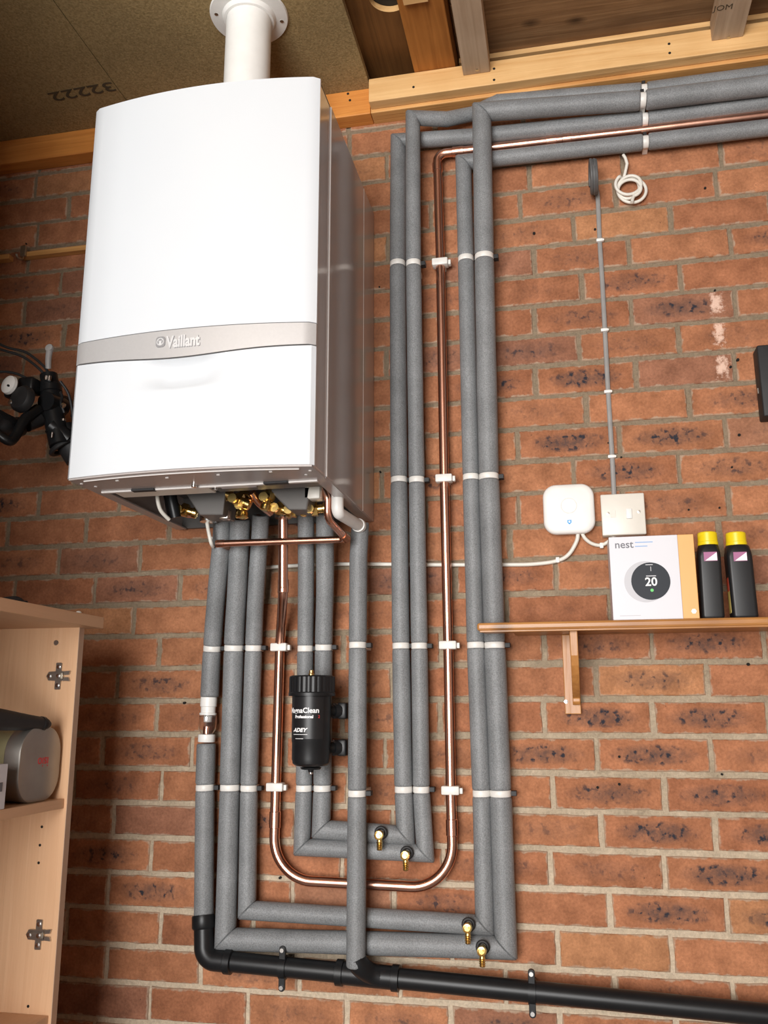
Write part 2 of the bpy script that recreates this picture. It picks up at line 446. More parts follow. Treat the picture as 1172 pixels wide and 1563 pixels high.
# ------------------------------------------------------------------ brick wall
def brick_wall():
    bm = B()
    cl = bm.loops.layers.float_color.new('bcol'); uvl = bm.loops.layers.uv.new('UVMap')
    # joints measured course by course (metres along the wall); the rest follow the 222 mm pitch
    J = {1: [-.066, .159, .384], 2: [.058, .277], 3: [-.038, .179, .402], 4: [.069, .289], 5: [-.042, .176, .399], 6: [.054, .274],
         7: [-.045, .177, .385], 8: [.064, .285], 9: [-.092, .131, .355], 10: [-1.066, .03, .252], 11: [-1.151, -.931, -.095, .13, .348],
         12: [-1.219, -1.003, .105], 13: [-1.117, -.896, -.02], 14: [-1.009, .09], 15: [-.94, -.052, .172, .392], 16: [-1.042, .053, .277],
         17: [-.938, -.058, .164], 18: [-.848, .047, .271], 19: [-.917, -.047, .177], 20: [-1.03, .048, .27], 21: [-.934, -.057, .167],
         22: [-1.032, -.603, .057, .278], 23: [-.903, -.048, .171], 24: [-.806, -.584, .06], 25: [-.92, -.697, -.05], 0: [-.04], -1: [.06], -2: [-.05]}
    xlo, xhi = -1.75, 2.2
    burnt = {(15, .172): .9, (15, -.052): .5, (17, -.058): .9, (17, .164): .95, (18, .047): 1.0, (18, .271): .3, (20, .048): 1.0, (20, .27): 1.0, (21, .167): 1.0,
             (21, -.057): .35, (22, .057): 1.0, (22, .278): .9, (9, -.092): 1.0, (9, .131): .8, (10, .03): .8, (7, -.045): 1.0, (8, -.2): .7,
             (6, .054): .25, (5, .176): .8, (4, .069): .7, (16, .053): .6, (19, -.047): .8, (11, .13): .4, (10, .252): .5, (1, -.066): .6}
    for k in range(-3, 30):
        js = sorted(J.get(k, [(.055 if k % 2 == 0 else -.05)]))
        full = [js[0]]
        for a, b in zip(js, js[1:]):
            n = max(1, round((b-a)/.2215))
            full += [a+(b-a)*i/n for i in range(1, n+1)]
        while full[0] > xlo: full.insert(0, full[0]-.2215+RND.uniform(-.006, .006))
        while full[-1] < xhi: full.append(full[-1]+.2215+RND.uniform(-.006, .006))
        zt = Z0-.075*k; zb = zt-.075
        for a, b in zip(full, full[1:]):
            if b < xlo-.1 or a > xhi+.1: continue
            jw = RND.uniform(.0034, .0052); bw = .0046 if k < 13 else .0056
            x0 = max(a, xlo)+jw+RND.uniform(-.001, .0015); x1 = min(b, xhi)-jw-RND.uniform(-.001, .0015)
            if x1-x0 < .02: continue
            z0 = zb+bw+RND.uniform(-.0012, .0012); z1 = zt-bw+RND.uniform(-.0012, .0012)
            t = RND.random(); hue = RND.uniform(-1, 1)
            base = Vector((.405, .174, .086)).lerp(Vector((.34, .136, .068)), t)
            if RND.random() < .08: base = Vector((.43, .20, .095))
            if RND.random() < .10: base = base.lerp(Vector((.27, .125, .080)), .7)
            base = base*(1+.08*hue)
            burn = 0
            for (bk, bx), s in burnt.items():
                if bk == k and abs(bx-a) < .03: burn = s
            if not burn: burn = max(0, RND.gauss(.12, .32))
            if k < 4 : burn *= .6
            dy = RND.uniform(-.0012, .0012)
            # outline of the face, a little worn
            nx, nz = 9, 4
            ring = []
            for i in range(nx): ring.append((x0+(x1-x0)*i/nx, z0))
            for i in range(nz): ring.append((x1, z0+(z1-z0)*i/nz))
            for i in range(nx): ring.append((x1-(x1-x0)*i/nx, z1))
            for i in range(nz): ring.append((x0, z1-(z1-z0)*i/nz))
            def jit(p, s):
                q = Vector((p[0]*31, k*5.1, p[1]*31))
                return (p[0]+s*noise.noise(q*1.7), p[1]+s*noise.noise(q*1.7+Vector((9, 4, 2))))
            ring = [jit(p, .0022) for p in ring]
            xc, zc = (x0+x1)/2, (z0+z1)/2
            def rw(ins, y):
                o = []
                for x, z in ring:
                    xx = xc+(x-xc)*(1-2*ins/(x1-x0)); zz = zc+(z-zc)*(1-2*ins/(z1-z0))
                    o.append(bm.verts.new((xx, y+dy, zz)))
                return o
            R = [rw(-.0005, .02), rw(0, .0035), rw(.0012, .001), rw(.0035, 0)]
            fs = []
            for p, q in zip(R, R[1:]):
                n = len(p)
                for i in range(n): fs.append(bm.faces.new((p[i], p[(i+1) % n], q[(i+1) % n], q[i])))
            fs.append(bm.faces.new(R[-1]))
            for f in fs:
                f.material_index = 0; f.smooth = True
                for lp in f.loops:
                    lp[cl] = (base.x, base.y, base.z, burn)
                    lp[uvl].uv = ((lp.vert.co.x-x0)/(x1-x0), (lp.vert.co.z-z0)/(z1-z0))
    # mortar bed
    nx, nz = 160, 100
    g = [[bm.verts.new((xlo+(xhi-xlo)*i/nx, .0048-.0035*max(0, noise.noise(Vector((i*.37, j*.41, 2)))), -.02+2.46*j/nz)) for i in range(nx+1)] for j in range(nz+1)]
    for j in range(nz):
        for i in range(nx):
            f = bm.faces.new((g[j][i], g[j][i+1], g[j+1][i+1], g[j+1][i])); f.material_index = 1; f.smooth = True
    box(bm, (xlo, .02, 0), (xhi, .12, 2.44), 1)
    # drilled holes and nail holes
    for px, py, r in ((815, 356, 3), (908, 350, 2.5), (1076, 287, 2.6), (1115, 560, 2.6), (1126, 549, 3), (1128, 664, 3), (1117, 713, 2), (948, 698, 2), (1142, 1014, 3),
                      (281, 1073, 2.8), (427, 1340, 2.6), (1091, 443, 2), (928, 676, 1.6), (1051, 778, 2), (1098, 775, 2), (945, 1155, 2.4), (912, 1202, 2.6), (945, 1197, 2.6),
                      (1102, 1182, 2), (40, 372, 2), (579, 438, 2), (580, 720, 2)):
        p = at(px, py, -.002); cyl(bm, (p.x, -.0035, p.z), (p.x, .004, p.z), r*.00105, 10, mi=2)
    return link('wall_back', bm, [MT['brick'], MT['mortar'], MT['hole']])
struct(brick_wall(), 'red brick garage wall with pale mortar joints behind the boiler', 'wall')

# ------------------------------------------------------------------ rest of the room (behind and beside the camera) and an added shade wall
def slab(name, lo, hi, m, label, cat):
    bm = B(); box(bm, lo, hi); return struct(link(name, bm, m), label, cat)
slab('floor', (-1.75, -4.6, -.1), (2.2, 0, 0), MT['concrete'], 'bare concrete garage floor', 'floor')
slab('wall_left', (-1.87, -4.6, 0), (-1.75, .12, 2.44), MT['plaster'], 'plain garage side wall on the left', 'wall')
slab('wall_shade_blocker', (-1.75, -1.34, 0), (-1.0, -1.24, 2.44), MT['plaster'], 'added light-blocking wall, out of view on the left', 'wall')  # added unseen wall that keeps door light off the upper-left brick
slab('wall_right', (2.2, -4.6, 0), (2.32, .12, 2.44), MT['plaster'], 'plain garage side wall on the right', 'wall')
bm = B()
box(bm, (-1.87, -4.72, 0), (-1.74, -4.6, 2.7)); box(bm, (.32, -4.72, 0), (2.32, -4.6, 2.7)); box(bm, (-1.74, -4.72, 2.2), (.32, -4.6, 2.7))
struct(link('wall_front', bm, MT['plaster']), 'garage front wall around the open door', 'wall')

# ceiling: chipboard panels on the left, open joists on the right
ZC = Z0+.236
SEAM, EDGE = -1.049, -.424
def slabs(name, lo, hi, m, label, cat, bev=.001):
    bm = B(); box(bm, lo, hi); o = link(name, bm, m, bevel=bev); return o
bm = B(); box(bm, (-1.87, -2.44, ZC), (SEAM-.0012, 0.05, ZC+.018))
o = struct(link('ceiling', bm, MT['chip']), 'brown chipboard ceiling panel with stamped digits, left of the seam', 'ceiling')
CEIL_L = o
bm = B(); box(bm, (SEAM+.0012, -2.44, ZC), (EDGE, 0.05, ZC+.018))
o = struct(link('ceiling_panel', bm, MT['chip']), 'brown chipboard ceiling panel pierced by the white flue', 'ceiling')
bm = B(); box(bm, (-1.87, -4.72, ZC+.26), (2.32, .3, ZC+.3)); box(bm, (-1.87, -4.72, ZC+.02), (2.32, -2.44, ZC+.04)); box(bm, (EDGE, -2.44, ZC+.02), (2.32, -1.3, ZC+.04))
box(bm, (-1.87, .05, ZC-.1), (2.32, .3, ZC+.3))
struct(link('ceiling_deck', bm, MT['plank']), 'dark boarded deck above the joists', 'ceiling')
a = atz(178, 131, ZC-.0006); b = atz(62, 152, ZC-.0006)
t = text('32222', .0455, MT['ink'], 'stamped_digits', CEIL_L, (a.x-.004, a.y-.016, ZC-.0006), (b-a), (0, 1, 0), .0004, bold=.0006, sx=1.62)

# wall plate and timbers
bm = B(); box(bm, (-1.87, -.045, Z0+.163), (EDGE-.0005, 0, ZC))
struct(link('trim_1', bm, MT['pine_left'], bevel=.002), 'orange pine wall plate along the top of the brick wall, left of the pale timber', 'wall plate')
bm = B(); box(bm, (EDGE+.0005, -.045, Z0+.163), (2.2, 0, ZC))
struct(link('trim_2', bm, MT['pine_wp'], bevel=.002), 'orange pine wall plate strip showing beneath the pale timber', 'wall plate')
bm = B(); box(bm, (EDGE+.002, -.076, Z0+.172), (2.2, -.0455, ZC+.001))
tb = link('ceiling_timber', bm, MT['pine'], bevel=.002)
tag(tb, 'long pale pine timber fixed to the wall above the four grey pipes', 'timber')
def nails(pts, y, parent, m='hole'):
    for px, py in pts:
        p = at(px, py, y); bm = B(); cyl(bm, (p.x, y+.001, p.z), (p.x, y-.0006, p.z), .0032, 10); link('nail', bm, MT[m], parent)
nails([(631, 133), (754, 105), (754, 122), (1021, 67), (1022, 81)], -.076, tb)

pe = at(727, 115, -.076)
def batten(pxl, pxr, py, label, screw):
    a = at(pxl, py, -.078); b = at(pxr, py-.13*(pxr-pxl), -.078)
    bm = B(); box(bm, (a.x, -1.4, a.z), (b.x, -.0765, a.z+.05))
    o = link('ceiling_batten', bm, MT['batten'], bevel=.0015); tag(o, label, 'batten', None)
    p = atz(screw[0], screw[1], a.z); bm = B(); lathe(bm, (p.x, p.y, a.z+.001), (0, 0, -1), [(.0001, 0), (.0045, 0), (.0045, .0014), (.003, .002), (.0001, .002)], 12); link('screw', bm, MT['steel'], o, smooth=40)
    return o
batten(707, 748, 115, 'grey weathered batten running overhead beside the orange joist', (728, 107))
bt = batten(1086, 1134, 62, 'grey weathered batten with a faded stamp, at the top right corner', (1112, 57))
# faded stamp on the second batten
p = atz(1106, 20, bt.bound_box[0][2]-.0004)
text('JOM', .022, MT['ink'], 'faded_stamp', bt, (p.x-.026, p.y-.01, p.z), (1, 0, 0), (0, -1, 0), .0003, sx=1.0)

zj = ZC+.002
a = atz(632, 109, zj); b = atz(695, 100, zj)
bm = B(); box(bm, (a.x, -1.4, zj), (b.x, .05, zj+.09))
jo = link('ceiling_joist', bm, MT['joist'], bevel=.002); tag(jo, 'broad orange brown joist running overhead, right of the hole', 'joist')
q0 = atz(617, 6, zj-.002); q1 = atz(655, 4, zj-.002)
bm = B(); box(bm, (q0.x, q0.y-.2, zj-.012), (q1.x, q0.y-.006, zj-.0005))
tag(link('packing_block', bm, MT['pine'], bevel=.001), 'short pale offcut fixed under the orange joist', 'block')
# plank with a round hole
zk = ZC+.05
hc = atz(594, -6, zk); hr = .047
def holed_plank():
    bm = B(); x0, x1, y0, y1 = EDGE-.1, a.x+.02, -.9, .05
    n = 40; th = .016
    for z, flip in ((zk, 0), (zk+th, 1)):
        inner = [bm.verts.new((hc.x+hr*cos(2*pi*i/n), hc.y+hr*sin(2*pi*i/n), z)) for i in range(n)]
        outer = []
        for i in range(n):
            c, s = cos(2*pi*i/n), sin(2*pi*i/n)
            k = min((x1-hc.x)/c if c > 1e-6 else 9, (x0-hc.x)/c if c < -1e-6 else 9, (y1-hc.y)/s if s > 1e-6 else 9, (y0-hc.y)/s if s < -1e-6 else 9)
            outer.append(bm.verts.new((hc.x+c*k, hc.y+s*k, z)))
        for i in range(n):
            q = (inner[i], inner[(i+1) % n], outer[(i+1) % n], outer[i])
            f = bm.faces.new(q if flip else q[::-1])
        if flip == 0: low = inner
        else:
            for i in range(n):
                f = bm.faces.new((low[i], low[(i+1) % n], inner[(i+1) % n], inner[i])); f.material_index = 1
    bmesh.ops.recalc_face_normals(bm, faces=bm.faces[:])
    return link('ceiling_plank', bm, [MT['plank'], MT['pine']])
tag(holed_plank(), 'dark brown overhead board with a round hole cut through it', 'board')
# black duct inside the hole
bm = B(); lathe(bm, (hc.x, hc.y, zk+.0165), (0, 0, 1), [(.046, 0), (.046, .19), (.0001, .19)], 28); bm.faces.ensure_lookup_table()
tag(link('vent_duct', bm, MT['black_matt'], smooth=40), 'black vent duct above the round hole in the overhead board', 'duct')
# roof boards right of the joist
zb = ZC+.062
yw = atz(900, 66, zb).y
edges = [yw, yw-.19, yw-.395, yw-.60]
names = ['rough brown roof board nearest the brick wall', 'second rough brown roof board from the brick wall', 'third rough brown roof board from the brick wall']
for (y1, y0), lb in zip(zip(edges, edges[1:]), names):
    bm = B(); box(bm, (b.x+.004, y0+.002, zb), (2.2, y1-.002, zb+.02))
    tag(link('roof_board', bm, MT['roofboard'], bevel=.002), lb, 'board', 'roof boards above the pale timber')
bm = B(); box(bm, (b.x+.004, yw-.016, zb-.014), (2.2, yw, zb-.0005))
tag(link('edge_lath', bm, MT['pine'], bevel=.001), 'thin pale lath along the edge of the roof boards, above the long pine timber', 'lath')
# wall-plate nails
nails([(531, 143), (534, 153)], -.0455, bpy.data.objects['trim_1'])

# ------------------------------------------------------------------ the boiler
BX0, BX1, BZ0, BZ1 = -.903, -.424, Z0-.874, Z0-.090
YF, YC, YS = -.50, -.41, -.115
boiler = thing('boiler', 'large white wall hung boiler with a silver band and flue on top', 'boiler', ((BX0+BX1)/2, 0, BZ0))
XM = (BX0+BX1)/2; HW = (BX1-BX0)/2
def front_y(x): return YF-.024*(1-((x-XM)/HW)**2)
def front_piece(name, zlo, zhi, m, proud=0, scoop=False, nx=40, nz=16, x0=BX0, x1=BX1):
    bm = B(); g = []
    for j in range(nz+1):
        row = []
        for i in range(nx+1):
            x = x0+(x1-x0)*i/nx
            lo = zlo(x) if callable(zlo) else zlo; hi = zhi(x) if callable(zhi) else zhi
            z = lo+(hi-lo)*j/nz; y = front_y(x)-proud
            e = min((x-x0), (x1-x))
            y += .006*max(0, 1-e/.006)**2
            if scoop:
                dx = (x-XM+.010)/.10; dz = (hi-z)/.060
                if abs(dx) < 1 and 0 <= dz < 1: y += .021*(1-dx*dx)**1.4*sin(pi*dz**.7)**1.2
            row.append(bm.verts.new((x, y, z)))
        g.append(row)
    for j in range(nz):
        for i in range(nx): bm.faces.new((g[j][i], g[j][i+1], g[j+1][i+1], g[j+1][i]))
    rim = [g[0][i] for i in range(nx+1)]+[g[j][nx] for j in range(1, nz+1)]+[g[nz][i] for i in range(nx-1, -1, -1)]+[g[j][0] for j in range(nz-1, 0, -1)]
    back = [bm.verts.new((v.co.x, YF+.012, v.co.z)) for v in rim]
    n = len(rim)
    for i in range(n): bm.faces.new((rim[(i+1) % n], rim[i], back[i], back[(i+1) % n]))
    bm.faces.new(back)
    bmesh.ops.recalc_face_normals(bm, faces=bm.faces[:])
    return link(name, bm, m, boiler, smooth=35)
ZB1 = at(119, 525, YF).z; ZB0 = at(116, 557, YF).z
def dip(x):
    t = (x-(XM-.0))/HW; return ZB0-.0135*math.exp(-((t+.08)/.58)**2)
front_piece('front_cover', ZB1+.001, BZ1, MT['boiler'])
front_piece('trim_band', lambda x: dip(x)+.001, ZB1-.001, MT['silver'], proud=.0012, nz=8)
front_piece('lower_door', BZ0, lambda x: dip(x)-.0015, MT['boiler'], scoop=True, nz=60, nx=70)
bm = B(); box(bm, (BX0+.006, YF+.0125, BZ0+.003), (BX1-.006, YF+.03, BZ1-.003)); link('front_frame', bm, MT['gasket'], boiler)
# casing sides
bm = B(); box(bm, (BX0+.002, YC+.001, BZ1-.006), (BX1-.002, YF+.0125, BZ1-.001)); box(bm, (BX0+.002, YC, BZ1-.008), (BX1-.002, 0, BZ1-.003)); link('top_panel', bm, MT['boiler_side'], boiler)
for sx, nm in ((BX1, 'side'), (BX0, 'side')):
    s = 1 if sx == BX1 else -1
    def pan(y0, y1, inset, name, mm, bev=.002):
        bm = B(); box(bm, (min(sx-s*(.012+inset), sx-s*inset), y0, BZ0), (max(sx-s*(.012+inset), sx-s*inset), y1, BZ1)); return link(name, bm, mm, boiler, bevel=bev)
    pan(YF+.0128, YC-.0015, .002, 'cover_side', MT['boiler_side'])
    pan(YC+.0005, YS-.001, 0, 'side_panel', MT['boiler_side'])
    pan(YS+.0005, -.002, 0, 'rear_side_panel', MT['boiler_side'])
    bm = B()
    for y in (YC, YS): box(bm, (sx-s*.001-.0012, y-.0016, BZ0+.001), (sx-s*.001+.0014, y+.0016, BZ1-.002))
    link('panel_seam', bm, MT['seam'], boiler)
    # flange turned in at the foot of the side
    bm = B(); box(bm, (min(sx-s*.002, sx-s*.026), YC, BZ0-.002), (max(sx-s*.002, sx-s*.026), -.02, BZ0+.001)); link('bottom_flange', bm, MT['boiler_under'], boiler)
bm = B(); box(bm, (BX0+.012, -.012, BZ0+.002), (BX1-.012, 0, BZ1-.01)); link('back_panel', bm, MT['dark_sheet'], boiler)
# underside: front tray, lip, recess
bm = B()
pts = [(BX0+.004, YC+.012)]+[(BX0+.004+(BX1-BX0-.008)*i/24, front_y(BX0+.004+(BX1-BX0-.008)*i/24)+.004) for i in range(25)]+[(BX1-.004, YC+.012)]
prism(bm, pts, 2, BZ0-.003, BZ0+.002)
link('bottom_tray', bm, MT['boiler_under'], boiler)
bm = B()
pts = [(BX0+.03+(BX1-BX0-.06)*i/20, front_y(BX0+.03+(BX1-BX0-.06)*i/20)+.018) for i in range(21)]
tube(bm, [Vector((x, y, BZ0-.0035)) for x, y in pts], .0016, 6)
for i in range(4): box(bm, (BX0+.09+.1*i, YF+.02, BZ0-.0045), (BX0+.096+.1*i, YF+.024, BZ0-.002))
link('tray_lip', bm, MT['seam'], boiler)
bm = B(); box(bm, (BX0+.02, YC+.004, BZ0-.006), (BX1-.02, YC+.012, BZ0+.012)); link('crossbar', bm, MT['seam'], boiler)
bm = B(); box(bm, (BX0+.013, YC+.02, BZ0+.075), (BX1-.013, -.012, BZ0+.08)); link('recess_plate', bm, MT['dark_sheet'], boiler)
bm = B(); box(bm, (BX0+.045, YC+.014, BZ0-.0055), (BX0+.24, YC+.05, BZ0-.0025)); link('rating_plate', bm, MT['cream'], boiler)
bm = B(); box(bm, (BX0+.24, YC+.016, BZ0+.001), (BX1-.02, YC+.07, BZ0+.004)); link('front_rail', bm, MT['dark_sheet'], boiler)
bm = B(); box(bm, (BX0+.26, YC+.018, BZ0-.003), (BX0+.33, YC+.034, BZ0-.0005)); link('sticker', bm, MT['paper_white'], boiler)
for x in (BX0+.11, BX1-.10):
    bm = B(); rbox(bm, (x-.024, YC-.003, BZ0-.007), (x+.024, YC+.012, BZ0-.003), .0015, 2); link('access_slot', bm, MT['gasket'], boiler)
for q in ((XM-.02, YC-.008, .005), (XM+.012, YC+.02, .004)):
    bm = B(); cyl(bm, (q[0], q[1], BZ0-.008), (q[0], q[1], BZ0), q[2], 14); link('screw', bm, MT['chrome'], boiler, smooth=40)
for (x, y) in ((BX0+.015, YF+.03), (BX0+.03, YF+.055), (BX1-.015, YF+.03), (BX1-.03, YF+.055)): 
    bm = B(); cyl(bm, (x, y, BZ0-.0042), (x, y, BZ0-.002), .003, 10); link('rivet', bm, MT['seam'], boiler)
# under-boiler fittings
def hexnut(bm, c, ax, r, h, mi=0): return tube(bm, [Vector(c), Vector(c)+Vector(ax).normalized()*h], r, 6, mi=mi)
def valve(px, py, y, ax, m='brass'):
    c = at(px, py, y); bm = B(); ax = Vector(ax).normalized()
    lathe(bm, c-ax*.028, ax, [(.008, 0), (.0115, .002), (.0115, .012), (.0085, .014), (.0085, .022), (.013, .024), (.013, .034), (.009, .036), (.009, .048), (.012, .050), (.012, .058), (.007, .06)], 18)
    hexnut(bm, c-ax*.002, ax, .0155, .012)
    side = ax.cross(Vector((0, 1, 0))); side = side.normalized() if side.length > .1 else Vector((1, 0, 0))
    cyl(bm, c, c+Vector((0, -.022, -.004)), .007, 14); cyl(bm, c+Vector((0, -.022, -.004)), c+Vector((0, -.03, -.004)), .0095, 14)
    return link('isolating_valve', bm, MT[m], boiler, smooth=40)
valve(362, 762, -.27, (1, .1, -.5)); valve(372, 772, -.25, (0, .2, 1)); valve(409, 760, -.27, (.2, .1, 1)); valve(425, 776, -.24, (1, .1, -.35))
valve(345, 785, -.2, (1, .1, .1)); valve(280, 778, -.22, (1, .2, -.3)); valve(478, 778, -.22, (1, .1, .1)); valve(446, 779, -.22, (1, .1, -.1))
bm = B(); tube(bm, smoothpath([at(384, 752, -.27), at(396, 768, -.25), at(414, 783, -.22)], 6), .0085, 14); link('copper_stub', bm, MT['copper'], boiler, smooth=40)
bm = B(); tube(bm, smoothpath([at(268, 770, -.22), at(278, 783, -.2), at(295, 786, -.18)], 6), .007, 14); link('copper_stub', bm, MT['copper'], boiler, smooth=40)
def hang(px0, px1, py0, pxa, pxb, py1, y, dep, nm):
    bm = B()
    q = [at(px0, py0, y), at(px1, py0, y), at(pxb, py1, y), at(pxa, py1, y)]
    prism(bm, [(v.x, v.z) for v in q], 1, y, y+dep); link(nm, bm, MT['dark_sheet'], boiler, bevel=.003)
hang(276, 345, 742, 304, 340, 786, -.285, .07, 'pump_housing')
hang(405, 474, 742, 440, 468, 778, -.275, .06, 'trap_housing')
bm = B(); v = at(343, 772, -.25); rbox(bm, (v.x-.008, -.262, v.z-.03), (v.x+.012, -.24, v.z+.03), .003, 2); link('valve_block', bm, MT['steel'], boiler, smooth=40)
bm = B(); v = at(480, 752, -.23); rbox(bm, (v.x-.018, -.24, v.z-.014), (v.x+.02, -.2, v.z+.03), .003, 2)
link('terminal_block', bm, MT['steel'], boiler, smooth=40)
bm = B(); v = at(478, 752, -.26); rbox(bm, (v.x-.016, -.275, v.z-.016), (v.x+.018, -.245, v.z+.03), .003, 2); link('actuator', bm, MT['cream'], boiler, smooth=40)
for px, py, y in ((432, 786, -.15), (318, 792, -.16)):
    c = at(px, py, y); bm = B(); lathe(bm, c+Vector((0, 0, -.008)), (0, 0, 1), [(.014, 0), (.0185, .001), (.0185, .014), (.014, .016)], 12); link('union_nut', bm, MT['chrome'], boiler, smooth=30)
bm = B(); tube(bm, [at(262, 752, -.26)+Vector((-.005, 0, .02)), at(262, 762, -.26), at(268, 790, -.25)], .012, 12); tube(bm, [at(250, 745, -.25)+Vector((0, 0, .02)), at(262, 788, -.25)], .009, 12); link('hose', bm, MT['black_pl'], boiler, smooth=40)
bm = B(); tube(bm, smoothpath([at(239, 752, -.3)+Vector((0, 0, .01)), at(241, 765, -.3), at(246, 780, -.29), at(258, 793, -.27)], 6), .0042, 10); link('hanging_cable', bm, MT['cable_white'], boiler, smooth=40)
# the flue
fx, fy = -.640, -.335
bm = B(); lathe(bm, (fx, fy, BZ1-.004), (0, 0, 1), [(.0505, 0), (.0505, ZC-BZ1+.002)], 48); link('flue_pipe', bm, MT['white_pl'], boiler, smooth=40)
bm = B(); lathe(bm, (fx, fy, BZ1-.005), (0, 0, 1), [(.051, .004), (.062, .004), (.062, .012), (.0545, .016), (.0545, .03), (.051, .031)], 48, closed=True); link('flue_collar', bm, MT['white_pl'], boiler, smooth=40)
bm = B(); lathe(bm, (fx, fy, ZC), (0, 0, -1), [(.0508, .0004), (.087, .0004), (.088, .002), (.086, .006), (.06, .008), (.056, .018), (.0508, .019)], 56, closed=True); fl = link('flue_flange', bm, MT['white_pl'], boiler, smooth=40)
for k in range(4):
    ang = radians(20+90*k); bm = B(); lathe(bm, (fx+.073*cos(ang), fy+.073*sin(ang), ZC-.006), (0, 0, -1), [(.0001, 0), (.0042, 0), (.0042, .002), (.0001, .003)], 12); link('flange_screw', bm, MT['steel'], fl, smooth=40)
# logo on the band
def on_front(c, lift=.0018):
    return Vector((c.x, front_y(c.x)-lift-(c.y), c.z))
lz = at(280, 530, YF).z; lx = at(256, 530, YF-.02).x
wm = (at(320, 520, YF-.02).x-lx)
def logotxt(m, dx, dz, lift, nm, bold):
    text('Vaillant', .0315, m, nm, boiler, (lx+dx, 0, lz-.0095+dz), (1, 0, 0), (0, 0, 1), .0008, bold=bold, sx=wm/.118, extra=lambda c: Vector((c.x, front_y(c.x)-lift+c.y, c.z)))
logotxt(MT['logo_dark'], .0009, -.0010, .0014, 'logo_shadow', .0012)
logotxt(MT['logo'], 0, 0, .0022, 'logo_lettering', .0011)
bm = B(); ex = lx-.0125; ez = lz+.003
v = prism(bm, rrect(.019, .021, .006, 5, ex, ez), 1, 0, .0012)
for q in v: q.co.y = front_y(q.co.x)-.0015-q.co.y
e_ = link('logo_emblem', bm, MT['logo_dark'], boiler)
bm = B(); v = torus(bm, (ex, 0, ez), (0, 1, 0), .0066, .0013, 24, 6)+cyl(bm, (ex, -.0006, ez-.0035), (ex, .0006, ez-.0035), .0030, 14)
v += prism(bm, [(ex-.005, ez+.006), (ex-.002, ez+.001), (ex, ez+.0025), (ex+.002, ez+.001), (ex+.005, ez+.006), (ex+.0025, ez-.001), (ex-.0025, ez-.001)], 1, -.0006, .0006)
for q in v: q.co.y += front_y(q.co.x)-.0032
link('emblem_figure', bm, MT['logo'], e_)

# ------------------------------------------------------------------ pipes
def seglen(P): return [0]+[sum((P[i+1]-P[i]).length for i in range(k+1)) for k in range(len(P)-1)]
def cut(P, s0, s1):
    S = seglen(P); o = []
    def pt(s):
        for i in range(len(P)-1):
            if s <= S[i+1]+1e-9: return P[i].lerp(P[i+1], (s-S[i])/max(1e-9, S[i+1]-S[i]))
        return P[-1]
    o = [pt(s0)]+[P[i] for i in range(len(P)) if s0+1e-5 < S[i] < s1-1e-5]+[pt(s1)]
    return o
def locate(P, q):
    """arc length of the spot on polyline P nearest to point q, and that spot"""
    S = seglen(P); best = None
    for i in range(len(P)-1):
        d = P[i+1]-P[i]; t = max(0, min(1, (q-P[i]).dot(d)/max(1e-12, d.length_squared))); c = P[i]+d*t
        if best is None or (c-q).length < best[0]: best = ((c-q).length, S[i]+t*d.length, c)
    return best[1], best[2]
_seed = [0]
def sleeve(P, r, parent, m='foam', label=None):
    _seed[0] += 1; bm = B()
    L = seglen(P)[-1]
    def rad(s):
        e = min(s, L-s); return r*(1 - .10*max(0, 1-e/.004)**2)
    Q = [P[0]]
    tube(bm, [P[0], cut(P, 0, .002)[-1], cut(P, 0, .005)[-1]]+cut(P, .005, L-.005)[1:-1]+[cut(P, 0, L-.005)[-1], cut(P, 0, L-.002)[-1], P[-1]], rad, 26, step=.03, wob=.028, seed=_seed[0], groove=True)
    o = link('insulation_sleeve', bm, MT[m], parent, smooth=38)
    if label: o['label'] = label
    return o
def insulated(name, label, cat, path, r, clips, core=.011, gaps=(), group=None, corem='copper_dull'):
    """clips: photo pixels of clips on this run with depth guess; foam is cut at each of them"""
    P = [Vector(p) for p in path]
    t = thing(name, label, cat, P[-1], group)
    S = []
    for (px, py) in clips:
        best = None
        for i in range(len(P)-1):      # find the spot on the run under that pixel
            for k in range(401):
                c = P[i].lerp(P[i+1], k/400); d = c-CAM; w = d.dot(F)
                X, Y = CX+FPX*d.dot(RR)/w, CY-FPX*d.dot(UU)/w
                e = (X-px)**2+(Y-py)**2
                if best is None or e < best[0]: best = (e, c, (P[i+1]-P[i]).normalized())
        s, _ = locate(P, best[1]); S.append((s, best[1], best[2]))
    cuts = sorted([(s-.0068, s+.0068) for s, _, _ in S]+[(locate(P, Vector(a))[0], locate(P, Vector(b))[0]) for a, b in gaps])
    s0 = 0; L = seglen(P)[-1]
    for a, b in cuts+[(L, L)]:
        if a-s0 > .015: sleeve(cut(P, s0, a), r, t)
        s0 = b
    bm = B(); tube(bm, [P[0]]+cut(P, .002, L-.01)[1:], core, 16); link('copper_core', bm, MT[corem], t, smooth=40)
    return t, S
CLIPG = 'white pipe clips'
